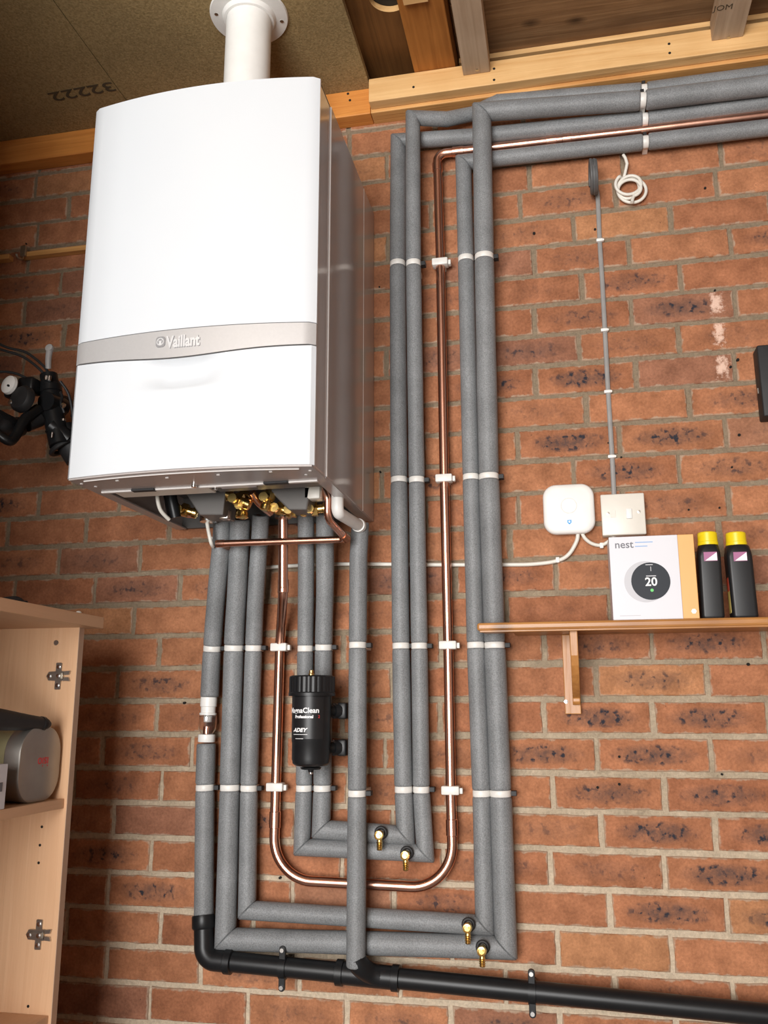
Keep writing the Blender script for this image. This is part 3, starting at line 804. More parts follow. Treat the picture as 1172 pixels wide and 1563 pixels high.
def clip(c, d, r, label, wall=0.0):
    if abs(d[0]) > .5: r *= .80        # smaller clips hold the level pipes
    """white band clip around a pipe with a foot on the wall"""
    t = thing('pipe_clip', label, 'pipe clip', c, CLIPG)
    u, w, d = frame(d)
    bm = B(); lathe(bm, c-d*.0064, d, [(r*.62, 0), (r*.93, 0), (r*.965, .0012), (r*.965, .0116), (r*.93, .0128), (r*.62, .0128)], 24, closed=True)
    link('band', bm, MT['clip'], t, smooth=40)
    side = Vector((1, 0, 0)) if abs(d.z) > .5 else Vector((0, 0, 1))
    bm = B()
    lo = c+side*(-.010)-d*.006; hi = c+side*(.010)+d*.006
    box(bm, (min(lo.x, hi.x), c.y+r*.6, min(lo.z, hi.z)), (max(lo.x, hi.x), wall-.0005, max(lo.z, hi.z)))
    link('foot', bm, MT['clip'], t, bevel=.001)
    tb = c+side*(r*1.0+.004); bm = B()
    box(bm, (tb.x-.004-.002*abs(side.x), c.y-.002, tb.z-.005-.002*abs(side.z)), (tb.x+.004+.002*abs(side.x), c.y+.016, tb.z+.005+.002*abs(side.z)))
    link('latch', bm, MT['black_matt'], t, bevel=.001)
    return t
def copper_clip(c, d, r, label, wall=0.0):
    t = thing('pipe_clip', label, 'pipe clip', c, CLIPG)
    bm = B(); rbox(bm, (c.x-r*1.75, c.y-r*1.25, c.z-.009), (c.x+r*1.75, c.y+r*1.15, c.z+.009), .003, 2); link('band', bm, MT['clip'], t, smooth=40)
    bm = B(); box(bm, (c.x-.011, c.y+r*1.15, c.z-.008), (c.x+.011, wall-.0005, c.z+.008)); link('foot', bm, MT['clip'], t, bevel=.001)
    bm = B(); rbox(bm, (c.x+r*1.75, c.y-r*.6, c.z-.007), (c.x+r*2.35, c.y+r*.8, c.z+.005), .0015, 2); link('latch', bm, MT['clip'], t, smooth=40)
    return t

YP = -.036
ROWS = {1: 'topmost row', 2: 'row level with boiler underside', 3: 'row at shelf height', 4: 'row below the filter'}
def clips_for(S, r, rows, what, copper=False):
    for (s, c, d), k in zip(S, rows):
        f = copper_clip if copper else clip
        f(c, d, r, 'white clip on %s, %s' % (what, ROWS[k]))

R22, R28 = .0200, .0232
# leftmost discharge pipe with tundish
tdt, tdb = at(319, 1064, YP), at(315, 1133, YP)
path = [at(341, 786, -.10), at(337, 842, -.10)]+smoothpath([at(337, 842, -.10), at(331, 900, -.075), at(324, 988, YP), at(320, 1064, YP)], 6)[1:]
t, S = insulated('discharge_pipe', 'grey insulated pipe, leftmost under the boiler, ending at the clear tundish', 'pipe', path, .0208, [(323, 990)])
clips_for(S, .0208, [3], 'the leftmost grey pipe')
path = [at(315, 1135, YP), at(313, 1200, YP), at(311, 1409, YP)]
t, S = insulated('discharge_pipe', 'grey insulated pipe from the clear tundish down to the black elbow', 'pipe', path, .0212, [(314, 1202)])
clips_for(S, .0212, [4], 'the leftmost grey pipe under the tundish')
# tundish
c0, c1 = tdt, tdb; ax = (c1-c0).normalized(); L = (c1-c0).length
td = thing('tundish', 'clear plastic tundish with white collars in the leftmost grey pipe', 'tundish', c1)
bm = B(); lathe(bm, c0, ax, [(.0175, 0), (.0185, .001), (.0185, .020), (.0165, .022), (.0165, .034), (.019, .035), (.019, .039), (.009, .040), (.009, .054), (.007, .055)], 28); link('upper_collar', bm, MT['white_pl'], td, smooth=40)
bm = B(); lathe(bm, c0+ax*.039, ax, [(.0165, 0), (.0198, .003), (.0198, .030), (.012, .044), (.011, L-.058), (.0095, L-.058), (.0105, .043), (.0183, .029), (.0183, .004), (.0155, .001)], 28, closed=True); link('clear_cup', bm, MT['clear'], td, smooth=40)
bm = B(); lathe(bm, c1-ax*.018, ax, [(.012, 0), (.0185, .001), (.0190, .003), (.0190, .016), (.018, .0175)], 28); link('lower_collar', bm, MT['white_pl'], td, smooth=40)
bm = B(); cyl(bm, c1-ax*.034, c1-ax*.017, .0092, 20); link('copper_tail', bm, MT['copper'], td, smooth=40)

# outer loop: second from left, round the bottom, up the far right
YB = -.040
cBL, cBR = at(331, 1449, YB), at(783, 1466, YB)
def midline(a, b, wp): pass
legL = [at(367, 792, -.115), at(366, 812, -.105)]+smoothpath([at(366, 812, -.105), at(362, 900, -.072), at(357, 990, -.042), at(351, 1203, YB)], 6)[1:]
bl = at(344, 1433, YB); br = at(772, 1446, YB)
top4 = at(735, 171, -.082)
legR = [br, at(764, 1212, YB), at(755, 985, -.044), at(746, 728, -.052), at(739, 394, -.07), top4]
hA = [at(760, 172, -.082), at(981, 153, -.075), at(1240, 122, -.072), onward(at(1240, 122, -.072))]
path = legL+[bl]+legR+hA[1:]
t, S = insulated('heating_pipe', 'thick grey insulated pipe making the outermost loop, furthest right beside the brick', 'pipe', path, .0225,
                 [(357, 989), (350, 1202), (764, 1211), (754, 985), (746, 728), (739, 393), (981, 153)])
for (s, c, d), lb in zip(S, ('the second grey pipe from the left, ' + ROWS[3], 'the second grey pipe from the left, ' + ROWS[4], 'the rightmost grey upright, ' + ROWS[4], 'the rightmost grey upright, ' + ROWS[3],
                             'the rightmost grey upright, ' + ROWS[2], 'the rightmost grey upright, ' + ROWS[1], 'the bulky upper grey pipe under the pale timber')):
    clip(c, d, .0225, 'white clip on '+lb)
# inner loop beside it
legL = [at(398, 786, -.115), at(397, 812, -.100)]+smoothpath([at(397, 812, -.100), at(391, 900, -.07), at(387, 990, -.042), at(380, 1203, YB)], 6)[1:]
bl = at(377, 1389, YB); br = at(740, 1412, YB)
top3 = at(707, 248, -.034)
legR = [br, at(735, 1212, YB), at(726, 985, -.04), at(719, 730, -.038), at(711, 396, -.036), top3]
path = legL+[bl]+legR+[at(985, 217, -.034), at(1240, 187, -.034), onward(at(1240, 187, -.034))]
t, S = insulated('heating_pipe', 'grey insulated pipe making the loop just inside the outermost one, lowest of the ceiling pipes', 'pipe', path, .0192,
                 [(387, 989), (379, 1203), (735, 1211), (726, 985), (719, 729), (711, 396), (985, 217)])
for (s, c, d), lb in zip(S, ('the third grey pipe from the left, ' + ROWS[3], 'the third grey pipe from the left, ' + ROWS[4], 'the second grey upright from the right, ' + ROWS[4], 'the second grey upright from the right, ' + ROWS[3],
                             'the second grey upright from the right, ' + ROWS[2], 'the second grey upright from the right, ' + ROWS[1], 'the lowest grey pipe under the pale timber, above the coiled white cable')):
    clip(c, d, .0192, 'white clip on '+lb)
# filter loop, outer
legL = [at(467, 785, -.115), at(467, 812, -.100)]+smoothpath([at(467, 812, -.100), at(467, 900, -.07), at(466, 988, -.044), at(464, 1203, YB)], 6)[1:]
bl = at(461, 1293, YB); br = at(649, 1302, YB)
top2 = at(630, 180, -.080)
legR = [br, at(643, 1206, YB), at(640, 986, -.044), at(636, 733, -.052), at(631, 403, -.068), top2]
path = legL+[bl]+legR+[at(682, 182, -.055), at(722, 174, -.030), at(760, 155, -.030), at(981, 138, -.030), at(1240, 103, -.030), onward(at(1240, 103, -.030))]
t, S = insulated('heating_pipe', 'grey insulated pipe of the filter loop, passing under the filter and sagging at its top', 'pipe', path, .0180,
                 [(465, 990), (464, 1203), (643, 1205), (640, 986), (636, 733), (631, 403), (983, 137)])
for (s, c, d), lb in zip(S, ('the left grey pipe behind the filter, ' + ROWS[3], 'the left grey pipe behind the filter, ' + ROWS[4], 'the second grey upright right of the boiler, ' + ROWS[4], 'the second grey upright right of the boiler, ' + ROWS[3],
                             'the second grey upright right of the boiler, ' + ROWS[2], 'the second grey upright right of the boiler, ' + ROWS[1], 'the topmost grey pipe, just under the pale timber')):
    clip(c, d, .0180, 'white clip on '+lb)
# filter loop, inner
legL = [at(496, 783, -.115), at(496, 812, -.100)]+smoothpath([at(496, 812, -.100), at(496, 900, -.07), at(494, 988, -.044), at(492, 1203, YB)], 6)[1:]
bl = at(490, 1266, YB); br = at(619, 1275, YB)
top1 = at(608, 216, -.034)
legR = [br, at(616, 1206, YB), at(612, 986, -.04), at(609, 733, -.038), at(607, 403, -.036), top1]
path = legL+[bl]+legR+[at(720, 209, -.034), at(985, 182, -.034), at(1240, 148, -.034), onward(at(1240, 148, -.034))]
t, S = insulated('heating_pipe', 'grey insulated pipe nearest the boiler side, inner part of the filter loop', 'pipe', path, .0195,
                 [(494, 988), (490, 1203), (616, 1205), (612, 986), (609, 733), (607, 404), (984, 182)])
for (s, c, d), lb in zip(S, ('the right grey pipe behind the filter, ' + ROWS[3], 'the right grey pipe behind the filter, ' + ROWS[4], 'the grey upright nearest the boiler, ' + ROWS[4], 'the grey upright nearest the boiler, ' + ROWS[3],
                             'the grey upright nearest the boiler, ' + ROWS[2], 'the grey upright nearest the boiler, ' + ROWS[1], 'the grey pipe just above the bare ceiling copper')):
    clip(c, d, .0195, 'white clip on '+lb)
# condensate pipe standing proud of the others
YK = -.088
path = [at(550, 797, -.10), at(547, 850, YK), at(546, 985, YK), at(545, 1212, YK), at(543, 1476, -.082)]
t, S = insulated('condensate_pipe', 'straight grey insulated pipe from white stub to black tee, in front of the loops', 'pipe', path, .0195, [(547, 985), (545, 1211)], core=.0105, corem='white_pl')
clips_for(S, .0195, [3, 4], 'the straight grey pipe in front of the loops')

# gas pipe in bare copper
rC = .0108; yC = -.030
a0 = at(432, 785, -.13)
gp = [a0, at(432, 905, -.10), at(429, 958, -.045), at(427, 990, yC), at(421, 1202, yC), at(417, 1342, yC), at(692, 1357, yC), at(688, 1206, yC), at(684, 985, yC), at(678, 731, yC), at(672, 401, yC), at(667, 235, yC), at(985, 198, yC), at(1240, 167, yC), onward(at(1240, 167, yC))]
gas = thing('gas_pipe', 'long bare copper pipe dropping from the boiler, curving under and rising to the ceiling', 'pipe', gp[5])
P = fillet(gp, {1: .06, 2: .06, 5: .085, 6: .085, 11: .022}, 14)
bm = B(); tube(bm, P, rC, 22); link('copper_tube', bm, MT['copper'], gas, smooth=40)
def sock(pa, pb, r):
    bm = B(); d = (pb-pa).normalized()
    lathe(bm, pa, d, [(rC, 0), (r, .001), (r, (pb-pa).length-.001), (rC, (pb-pa).length)], 22); return link('coupling', bm, MT['copper'], gas, smooth=30)
def onpath(px, py):
    q = at(px, py, yC); s, c = locate(P, q); return c
rs = rC*1.13
for a_, b_ in (((419, 1238), (417, 1264)), ((689, 1250), (689, 1276))): sock(onpath(*a_), onpath(*b_), rs)
sock(at(432, 905, -.10), at(432, 905, -.10)+Vector((0, 0, .03)), rs)
for a_, b_ in (((833, 216), (850, 214)), ((858, 213), (872, 211)), ((669, 262), (668, 249)), ((690, 232), (708, 230))): sock(onpath(*a_), onpath(*b_), rs)
for (px, py), lb in zip(((428, 988), (421, 1201), (688, 1206), (683, 985), (678, 731), (672, 402)), ('copper pipe left of the filter, '+ROWS[3], 'copper pipe left of the filter, '+ROWS[4], 'rising copper pipe, '+ROWS[4], 'rising copper pipe, '+ROWS[3], 'rising copper pipe, '+ROWS[2], 'rising copper pipe, '+ROWS[1])):
    c = onpath(px, py); copper_clip(c, (0, 0, 1), rC, 'white clip on the '+lb)
c = onpath(984, 198); clip(c, (1, 0, 0), .0125, 'white clip on the bare copper pipe under the pale timber')

# copper relief pipe: cross bar below the boiler
yR = -.150
rp = [at(478, 742, -.26), at(492, 743, -.25), at(500, 760, -.25), at(500, 792, -.24), at(529, 823, yR), at(331, 830, yR)]
rel = thing('relief_pipe', 'thin copper pipe crossing level in front of the grey pipes below the boiler', 'pipe', rp[-1])
bm = B(); tube(bm, fillet(rp, {1: .012, 2: .02, 3: .025, 4: .012}, 8), .0076, 18); link('copper_tube', bm, MT['copper'], rel, smooth=40)
d = (rp[5]-rp[4]).normalized()
bm = B(); lathe(bm, rp[5]-d*.018, d, [(.0077, 0), (.0088, .0005), (.0088, .016), (.0085, .019), (.0001, .021)], 20); link('end_cap', bm, MT['copper'], rel, smooth=40)
bm = B(); tube(bm, [rp[5]-d*.010, rp[5]-d*.010+Vector((0, .05, 0))], .0076, 16); link('tee_branch', bm, MT['copper_dull'], rel, smooth=40)
bm = B(); tube(bm, [rp[4]+Vector((.001, .0, 0)), rp[4]+(rp[3]-rp[4]).normalized()*.02], .0089, 16); link('elbow', bm, MT['copper_dull'], rel, smooth=40)

# white overflow stub
ws = [at(515, 735, -.25), at(515, 782, -.25), at(549, 803, -.115)]
o = thing('overflow_stub', 'short white plastic elbow joining the boiler underside to the straight grey pipe', 'pipe', ws[-1])
bm = B(); tube(bm, fillet(ws, {1: .012}, 10), .0125, 22); link('bend', bm, MT['white_pl'], o, smooth=40)
d = (ws[2]-ws[1]).normalized(); bm = B(); lathe(bm, ws[2]-d*.012, d, [(.0128, 0), (.0150, .001), (.0150, .012), (.0128, .013)], 22); link('socket_ring', bm, MT['white_pl'], o, smooth=40)

# black waste pipe
yW = -.052; rW = .0196
w0, w1, w2 = at(311, 1406, -.040), at(312, 1464, yW), at(1240, 1556, yW)
wst = thing('waste_pipe', 'black plastic waste pipe falling gently to the right below the pipe loops', 'pipe', w1)
dd = (w2-w1).normalized()
bm = B(); tube(bm, [w1+dd*.05, w2], rW, 28); link('pipe', bm, MT['black_pl'], wst, smooth=40)
bm = B(); tube(bm, fillet([w0+Vector((0, 0, .004)), w1, w1+dd*.062], {1: .028}, 12), rW*1.09, 28); 
u0 = (w1-w0).normalized(); lathe(bm, w0, u0, [(rW*.9, -.012), (rW*1.24, -.012), (rW*1.28, -.008), (rW*1.28, .012), (rW*1.12, .016)], 28)
lathe(bm, w1+dd*.045, dd, [(rW*1.08, 0), (rW*1.26, .002), (rW*1.26, .016), (rW, .018)], 28); link('elbow', bm, MT['black_pl'], wst, smooth=40)
def onw(px):
    best = None
    for k in range(1800):
        c = w1.lerp(w2, k/1799); d = c-CAM; X = CX+FPX*d.dot(RR)/d.dot(F)
        if best is None or abs(X-px) < best[0]: best = (abs(X-px), c)
    return best[1]
ta, tb_, tm = onw(519), onw(604), onw(556)
bm = B(); cyl(bm, ta, tb_, rW*1.12, 28)
for q in (ta, tb_): lathe(bm, q-dd*.008, dd, [(rW*1.1, 0), (rW*1.27, .001), (rW*1.27, .015), (rW*1.1, .016)], 28)
br0 = at(543, 1462, -.082)
tube(bm, smoothpath([br0, at(549, 1474, -.078), at(566, 1486, -.06), at(588, 1493, yW)], 6), rW*1.02, 24)
link('swept_tee', bm, MT['black_pl'], wst, smooth=40)
for px, lb in ((433, 'black pipe bracket left of the straight grey pipe'), (812, 'black pipe bracket on the waste pipe, right of the pipe loops')):
    c = onw(px); t = thing('pipe_bracket', lb, 'bracket', c, 'black waste pipe brackets')
    bm = B(); lathe(bm, c-dd*.007, dd, [(rW*1.01, 0), (rW*1.17, 0), (rW*1.17, .014), (rW*1.01, .014)], 28, closed=True); link('ring', bm, MT['black_pl'], t, smooth=40)
    bm = B(); prism(bm, rrect(.013, .086, .006, 5, c.x, c.z), 1, c.y-.014, c.y-.006); link('lug_plate', bm, MT['black_pl'], t, bevel=.001); bm = B(); box(bm, (c.x-.006, c.y+rW, c.z-.012), (c.x+.006, -.0005, c.z+.012)); link('wall_spacer', bm, MT['black_pl'], t)
    for s in (1, -1):
        bm = B(); cyl(bm, (c.x, c.y-.013, c.z+s*.035), (c.x, c.y-.0175, c.z+s*.035), .0042, 12); link('screw', bm, MT['chrome'], t, smooth=40)

# brass drain valves
def drain(px, py, y, label):
    c = at(px, py, y-.03); t = thing('drain_valve', label, 'drain valve', c, 'brass drain valves')
    bm = B(); ax = Vector((0, -1, 0))
    lathe(bm, c+Vector((0, .034, 0)), ax, [(.0055, 0), (.0055, .02), (.0085, .022), (.0095, .026), (.0095, .036), (.0085, .038), (.0062, .0385), (.0055, .036), (.0001, .036)], 20); link('body', bm, MT['brass'], t, smooth=35)
    bm = B(); hexnut(bm, c+Vector((0, 0, 0)), (0, -1, 0), .0042, .007); link('square_key', bm, MT['brass'], t)
    bm = B(); z = Vector((0, 0, -1)); o = c+Vector((0, .008, -.006))
    lathe(bm, o, z, [(.0055, 0), (.0055, .008), (.0068, .010), (.005, .0115), (.0066, .014), (.005, .0155), (.0064, .018), (.0048, .0195), (.006, .022), (.0045, .024)], 18); link('hose_tail', bm, MT['brass'], t, smooth=35)
    bm = B(); torus(bm, c+Vector((0, .022, .002)), (0, 1, 0), .0105, .0035, 20, 8); link('cut_foam', bm, MT['black_matt'], t, smooth=60)
drain(578, 1275, YB-.018, 'brass drain valve on the upper grey pipe of the filter loop')
drain(618, 1306, YB-.018, 'brass drain valve on the lower grey pipe of the filter loop')
drain(713, 1417, YB-.018, 'brass drain valve on the inner bottom pipe, near the lower right corner')
drain(735, 1452, YB-.022, 'brass drain valve on the outermost bottom pipe, lowest of the four')

# magnetic filter
ct, cb = at(477, 1036, -.135), at(474, 1168, -.135)
fx_, fy_ = (ct.x+cb.x)/2, -.135
mf = thing('magnetic_filter', 'black cylindrical magnetic filter with white lettering on two grey pipes', 'filter', (fx_, fy_, cb.z))
mp = lambda z, prof, m, nm, seg=44, par=mf: link(nm, (lambda bm: (lathe(bm, (fx_, fy_, z), (0, 0, 1), prof, seg), bm)[1])(B()), MT[m], par, smooth=35)
rb = .0405
zc0 = at(477, 1058, -.135).z; zc1 = at(477, 1033, -.135).z
mp(cb.z, [(.012, -.004), (.033, 0), (.0375, .004), (rb-.001, .014), (rb-.001, .045), (rb, .047), (rb+.0005, zc0-cb.z), (.02, zc0-cb.z)], 'black_pl', 'canister')
bm = B(); n = 72; zz0, zz1 = zc0-.002, zc1+.002
prof = [(rb+.002, zz0-.004), (rb+.0085, zz0-.004), (rb+.0085, zz0+.002), (rb+.0065, zz0+.004), (rb+.0065, zz1-.003), (rb+.004, zz1), (.02, zz1+.001)]
v = lathe(bm, (fx_, fy_, 0), (0, 0, 1), prof, n)
for q in v:
    if zz0+.003 < q.co.z < zz1-.001:
        a = math.atan2(q.co.y-fy_, q.co.x-fx_); k = 1+.016*(1 if int((a+pi)/(2*pi)*n+.5) % 3 else -1)
        q.co.x = fx_+(q.co.x-fx_)*k; q.co.y = fy_+(q.co.y-fy_)*k
link('screw_cap', bm, MT['black_pl'], mf, smooth=30)
bm = B(); p0 = at(475, 1032, -.135); lathe(bm, (p0.x, fy_, zz1), (0, 0, 1), [(.006, 0), (.006, .004), (.0045, .006), (.0045, .011), (.002, .012)], 14); link('bleed_valve', bm, MT['brass'], mf, smooth=35)
bm = B(); lathe(bm, (fx_, fy_, cb.z-.004), (0, 0, -1), [(.022, 0), (.020, .004), (.006, .005), (.005, .010), (.002, .011)], 16); link('drain_plug', bm, MT['black_pl'], mf, smooth=35)
bm = B(); lathe(bm, (fx_, fy_, cb.z-.013), (0, 0, -1), [(.004, 0), (.0045, .003), (.001, .006)], 12); link('drain_tip', bm, MT['chrome'], mf, smooth=35)
for pz in (1085, 1142):       # inlet and outlet behind the canister
    z = at(500, pz, -.12).z
    bm = B(); cyl(bm, (fx_+.012, fy_+.02, z), (fx_+.052, fy_+.05, z), .012, 18); lathe(bm, (fx_+.036, fy_+.038, z), (.8, .6, 0), [(.0135, 0), (.0165, .001), (.0165, .014), (.0135, .016)], 18); rbox(bm, (fx_+.045, fy_+.035, z-.017), (fx_+.064, fy_+.075, z+.017), .004, 2); link('union', bm, MT['black_pl'], mf, smooth=35)
lab = B()
for i in range(15):
    pass
def wrap(c, lift=.0016):          # bend flat lettering round the canister, facing the camera
    a = -pi/2+(c.x-fx_)/rb - .15
    rr_ = rb+lift+c.y*.5
    return Vector((fx_+rr_*cos(a), fy_+rr_*sin(a), c.z))
def ft(s, px, py, size, bold=0, sx=1, m='print_white', shear=0, nm='lettering'):
    z = at(px, py, -.175).z
    return text(s, size, MT[m], nm, mf, (fx_+px_off(px), 0, z), (1, 0, 0), (0, 0, 1), .0004, bold=bold, sx=sx, extra=wrap, shear=shear)
def px_off(px): return (px-474)*.00137
bm = B(); n = 16; zl0, zl1 = at(474, 1128, -.175).z, at(474, 1064, -.175).z
ang = [-pi/2-1.0+1.9*i/n for i in range(n+1)]
va = [bm.verts.new((fx_+(rb+.0009)*cos(a), fy_+(rb+.0009)*sin(a), zl0)) for a in ang]; vb = [bm.verts.new((fx_+(rb+.0009)*cos(a), fy_+(rb+.0009)*sin(a), zl1)) for a in ang]
for i in range(n): bm.faces.new((va[i], va[i+1], vb[i+1], vb[i]))
link('label_film', bm, MT['bottle'], mf, smooth=60)
ft('MagnaClean', 447, 1088, .0145, .0003, .98)
ft('Professional', 460, 1096, .0082, .0003, 1.0)
ft('2', 496, 1096, .0082, 0, 1.0, 'print_red')
ft('ADEY', 457, 1117, .0105, .0004, 1.15, shear=.3)
bm = B(); z = at(470, 1121.5, -.175).z
def strip(px0, px1, z, h):
    k = 10; r_ = []
    for i in range(k+1):
        x = fx_+px_off(px0+(px1-px0)*i/k); r_.append((bm.verts.new(wrap(Vector((x, .0004, z)), .0012)), bm.verts.new(wrap(Vector((x, .0004, z+h)), .0012))))
    for p, q in zip(r_, r_[1:]): bm.faces.new((p[0], q[0], q[1], p[1]))
strip(456, 481, z, .0009); strip(461, 475, at(470, 1128, -.175).z, .0009); strip(456, 461, at(470, 1116, -.175).z, .0012)
link('lettering_rule', bm, MT['print_white'], mf)

# ------------------------------------------------------------------ electrics on the right
# white hub
h0, h1 = at(868, 776, -.030), None
hw = (at(908, 776, -.03)-at(829, 776, -.03)).length; hh = (at(868, 738, -.03)-at(868, 814, -.03)).length
hub = thing('wireless_hub', 'white rounded square hub with a blue badge, on the wall left of the switch', 'hub', (h0.x, 0, h0.z))
bm = B(); prev = None
for sc, y in ((.93, -.0005), (.975, -.010), (1.0, -.018), (.985, -.026), (.93, -.0295), (.80, -.031)):
    row = [bm.verts.new((h0.x+p[0]*sc, y, h0.z+p[1]*sc)) for p in rrect(hw, hh, .028, 10)]
    if prev:
        for i in range(len(row)): bm.faces.new((prev[i], prev[(i+1) % len(row)], row[(i+1) % len(row)], row[i]))
    else: bm.faces.new(row[::-1])
    prev = row
bm.faces.new(prev); bmesh.ops.recalc_face_normals(bm, faces=bm.faces[:]); link('housing', bm, MT['white_pl'], hub, smooth=50)
bm = B(); c = at(868, 772, -.031); lathe(bm, (c.x, -.0305, c.z), (0, -1, 0), [(.0175, 0), (.0175, .001), (.0165, .0016), (.0155, .001), (.0001, .0008)], 32); link('button', bm, MT['white_pl'], hub, smooth=30)
bm = B(); c = at(869, 797, -.031)
prism(bm, [(c.x-.0045, c.z+.005), (c.x+.0045, c.z+.005), (c.x+.0045, c.z-.001), (c.x, c.z-.0055), (c.x-.0045, c.z-.001)], 1, -.0316, -.0308); bd = link('badge', bm, MT['print_blue'], hub)
bm = B(); box(bm, (c.x-.0018, -.0319, c.z-.001), (c.x+.0018, -.0315, c.z+.003)); link('badge_mark', bm, MT['print_white'], bd)
# fused switch
s0 = at(951, 785, -.032); sw = (at(985, 785, -.032)-at(918, 785, -.032)).length; sh = (at(951, 754, -.032)-at(951, 817, -.032)).length
swt = thing('wall_switch', 'square white wall switch under the grey cable, above the thermostat carton', 'switch', (s0.x, 0, s0.z))
bm = B(); rbox(bm, (s0.x-sw/2+.001, -.026, s0.z-sh/2+.001), (s0.x+sw/2-.001, -.0005, s0.z+sh/2-.001), .002, 2); link('back_box', bm, MT['cream'], swt, smooth=40)
bm = B(); rbox(bm, (s0.x-sw/2, -.034, s0.z-sh/2), (s0.x+sw/2, -.0262, s0.z+sh/2), .0025, 3); link('face_plate', bm, MT['cream'], swt, smooth=40)
bm = B(); c = at(961, 783, -.034); rbox(bm, (c.x-.0075, -.0375, c.z-.0125), (c.x+.0045, -.034, c.z+.0095), .001, 2); link('rocker', bm, MT['white_pl'], swt, smooth=40)
bm = B(); c = at(936, 784, -.034); box(bm, (c.x-.006, -.0347, c.z-.008), (c.x+.005, -.034, c.z+.008)); link('fuse_carrier', bm, MT['cream'], swt, bevel=.0004)
for px, py in ((928, 784), (975, 781)):
    c = at(px, py, -.034); bm = B(); lathe(bm, (c.x, -.0338, c.z), (0, -1, 0), [(.0035, 0), (.0035, .001), (.0001, .0014)], 12); link('screw', bm, MT['steel'], swt, smooth=40)
# grey flat cable
P = smoothpath([at(908, 285, -.012), at(912, 300, -.006), at(915, 367, -.005), at(919, 430, -.005), at(923, 504, -.005), at(928, 598, -.005), at(934, 697, -.005), at(937, 756, -.006)], 8)
bm = B(); v = tube(bm, P, .0052, 12); 
for q in v: q.co.y = min(-.0008, -.0045+(q.co.y+.0045)*.5)
tag(link('grey_cable', bm, MT['cable_grey'], smooth=50), 'flat grey cable clipped down the bricks to the wall switch', 'cable')
for (px, py), lb in zip(((915, 367), (922, 504), (927, 598), (933, 697)), ('topmost', 'second from top', 'third from top', 'lowest')):
    c = at(px, py, -.006); t = thing('cable_clip', 'small white cable clip on the flat grey cable, %s of four' % lb, 'cable clip', c, 'white clips on the grey cable')
    bm = B(); rbox(bm, (c.x-.0075, -.0105, c.z-.0035), (c.x+.0075, -.0005, c.z+.0035), .0015, 2); link('saddle', bm, MT['white_pl'], t, smooth=40)
    bm = B(); cyl(bm, (c.x+.0075, -.009, c.z), (c.x+.0075, -.0005, c.z), .0028, 10); link('nail_head', bm, MT['white_pl'], t, smooth=40)
# rolled spare length of dark cable, seen edge-on
jc = at(905, 270, -.045)
bm = B(); pts = []
for i in range(0, 5*36+1):
    a = 2*pi*i/36; k = i/36; R_ = .0385-.0012*(k % 2.5)
    pts.append(Vector((jc.x-.006+.0028*k, jc.y+R_*cos(a), jc.z+R_*sin(a))))
tube(bm, pts, .0034, 8)
tag(link('cable_roll', bm, MT['cable_dark'], smooth=50), 'rolled up dark grey cable at the top of the flat grey cable', 'cable')
# white coil of cable
cc = at(960, 287, -.016)
bm = B(); pts = [at(951, 236, -.020), at(957, 250, -.018)]
R0 = .0325; nloop = 3.6
for i in range(0, int(nloop*28)):
    a = pi*.62-2*pi*i/28; k = i/28
    R_ = R0-.003*k+.003*sin(k*3.1); ox = .006*sin(k*2.3); oz = -.006*cos(k*1.7)
    pts.append(Vector((cc.x+ox+R_*cos(a), -.010-.0055*((k*1.3) % 2.6), cc.z+oz+R_*sin(a))))
pts.append(pts[-1]+Vector((-.006, -.006, -.02)))
tube(bm, smoothpath(pts, 2), .0037, 10)
tag(link('coiled_cable', bm, MT['cable_white'], smooth=50), 'white cable looped into a small coil hanging below the ceiling pipes', 'cable')
# white cable from the hub behind the pipes to the boiler
P = smoothpath([at(882, 812, -.016), at(880, 826, -.012), at(868, 846, -.007), at(850, 856, -.006), at(815, 861, -.006), at(770, 862, -.006), at(660, 862, -.006), at(520, 861, -.006), at(440, 864, -.006), at(355, 868, -.006), at(345, 850, -.008), at(330, 832, -.03), at(322, 822, -.09)], 7)
bm = B(); tube(bm, P, .0044, 12); tag(link('white_cable', bm, MT['cable_white'], smooth=50), 'white cable running level behind the pipes from the hub to the boiler', 'cable')
P = smoothpath([at(316, 798, -.15), at(318, 810, -.15), at(322, 828, -.145), at(325, 834, -.13)], 6)
bm = B(); tube(bm, P, .0042, 10); tag(link('short_white_cable', bm, MT['cable_white'], smooth=50), 'short white cable dangling at the left end of the thin copper pipe', 'cable')
P = smoothpath([at(887, 811, -.016), at(893, 822, -.012), at(904, 830, -.008), at(918, 832, -.008), at(932, 824, -.010), at(940, 815, -.014)], 7)
bm = B(); tube(bm, P, .004, 12); tag(link('link_cable', bm, MT['cable_white'], smooth=50), 'short white cable looping between the hub and the wall switch', 'cable')
for (px, py), lb in (((851, 855), 'white cable clip on the bend of the cable below the hub'), ((918, 833), 'white cable clip on the short loop between hub and switch')):
    c = at(px, py, -.006); bm = B(); rbox(bm, (c.x-.004, -.012, c.z-.006), (c.x+.004, -.0005, c.z+.006), .0015, 2)
    tag(link('cable_clip', bm, MT['white_pl'], smooth=40), lb, 'cable clip')
# black box at the right edge
k0, k1 = at(1151, 531, -.03), at(1160, 639, -.03)
bx = thing('junction_box', 'black box on the wall at the right edge of the photo', 'box', (k0.x+.05, 0, k1.z))
bm = B(); rbox(bm, (k0.x+.002, -.045, k1.z), (k0.x+.11, -.0005, k0.z), .004, 3); link('housing', bm, MT['black_matt'], bx, smooth=40)
bm = B(); box(bm, (k0.x+.0005, -.02, k1.z+.06), (k0.x+.0022, -.014, k1.z+.072)); link('latch', bm, MT['steel'], bx)

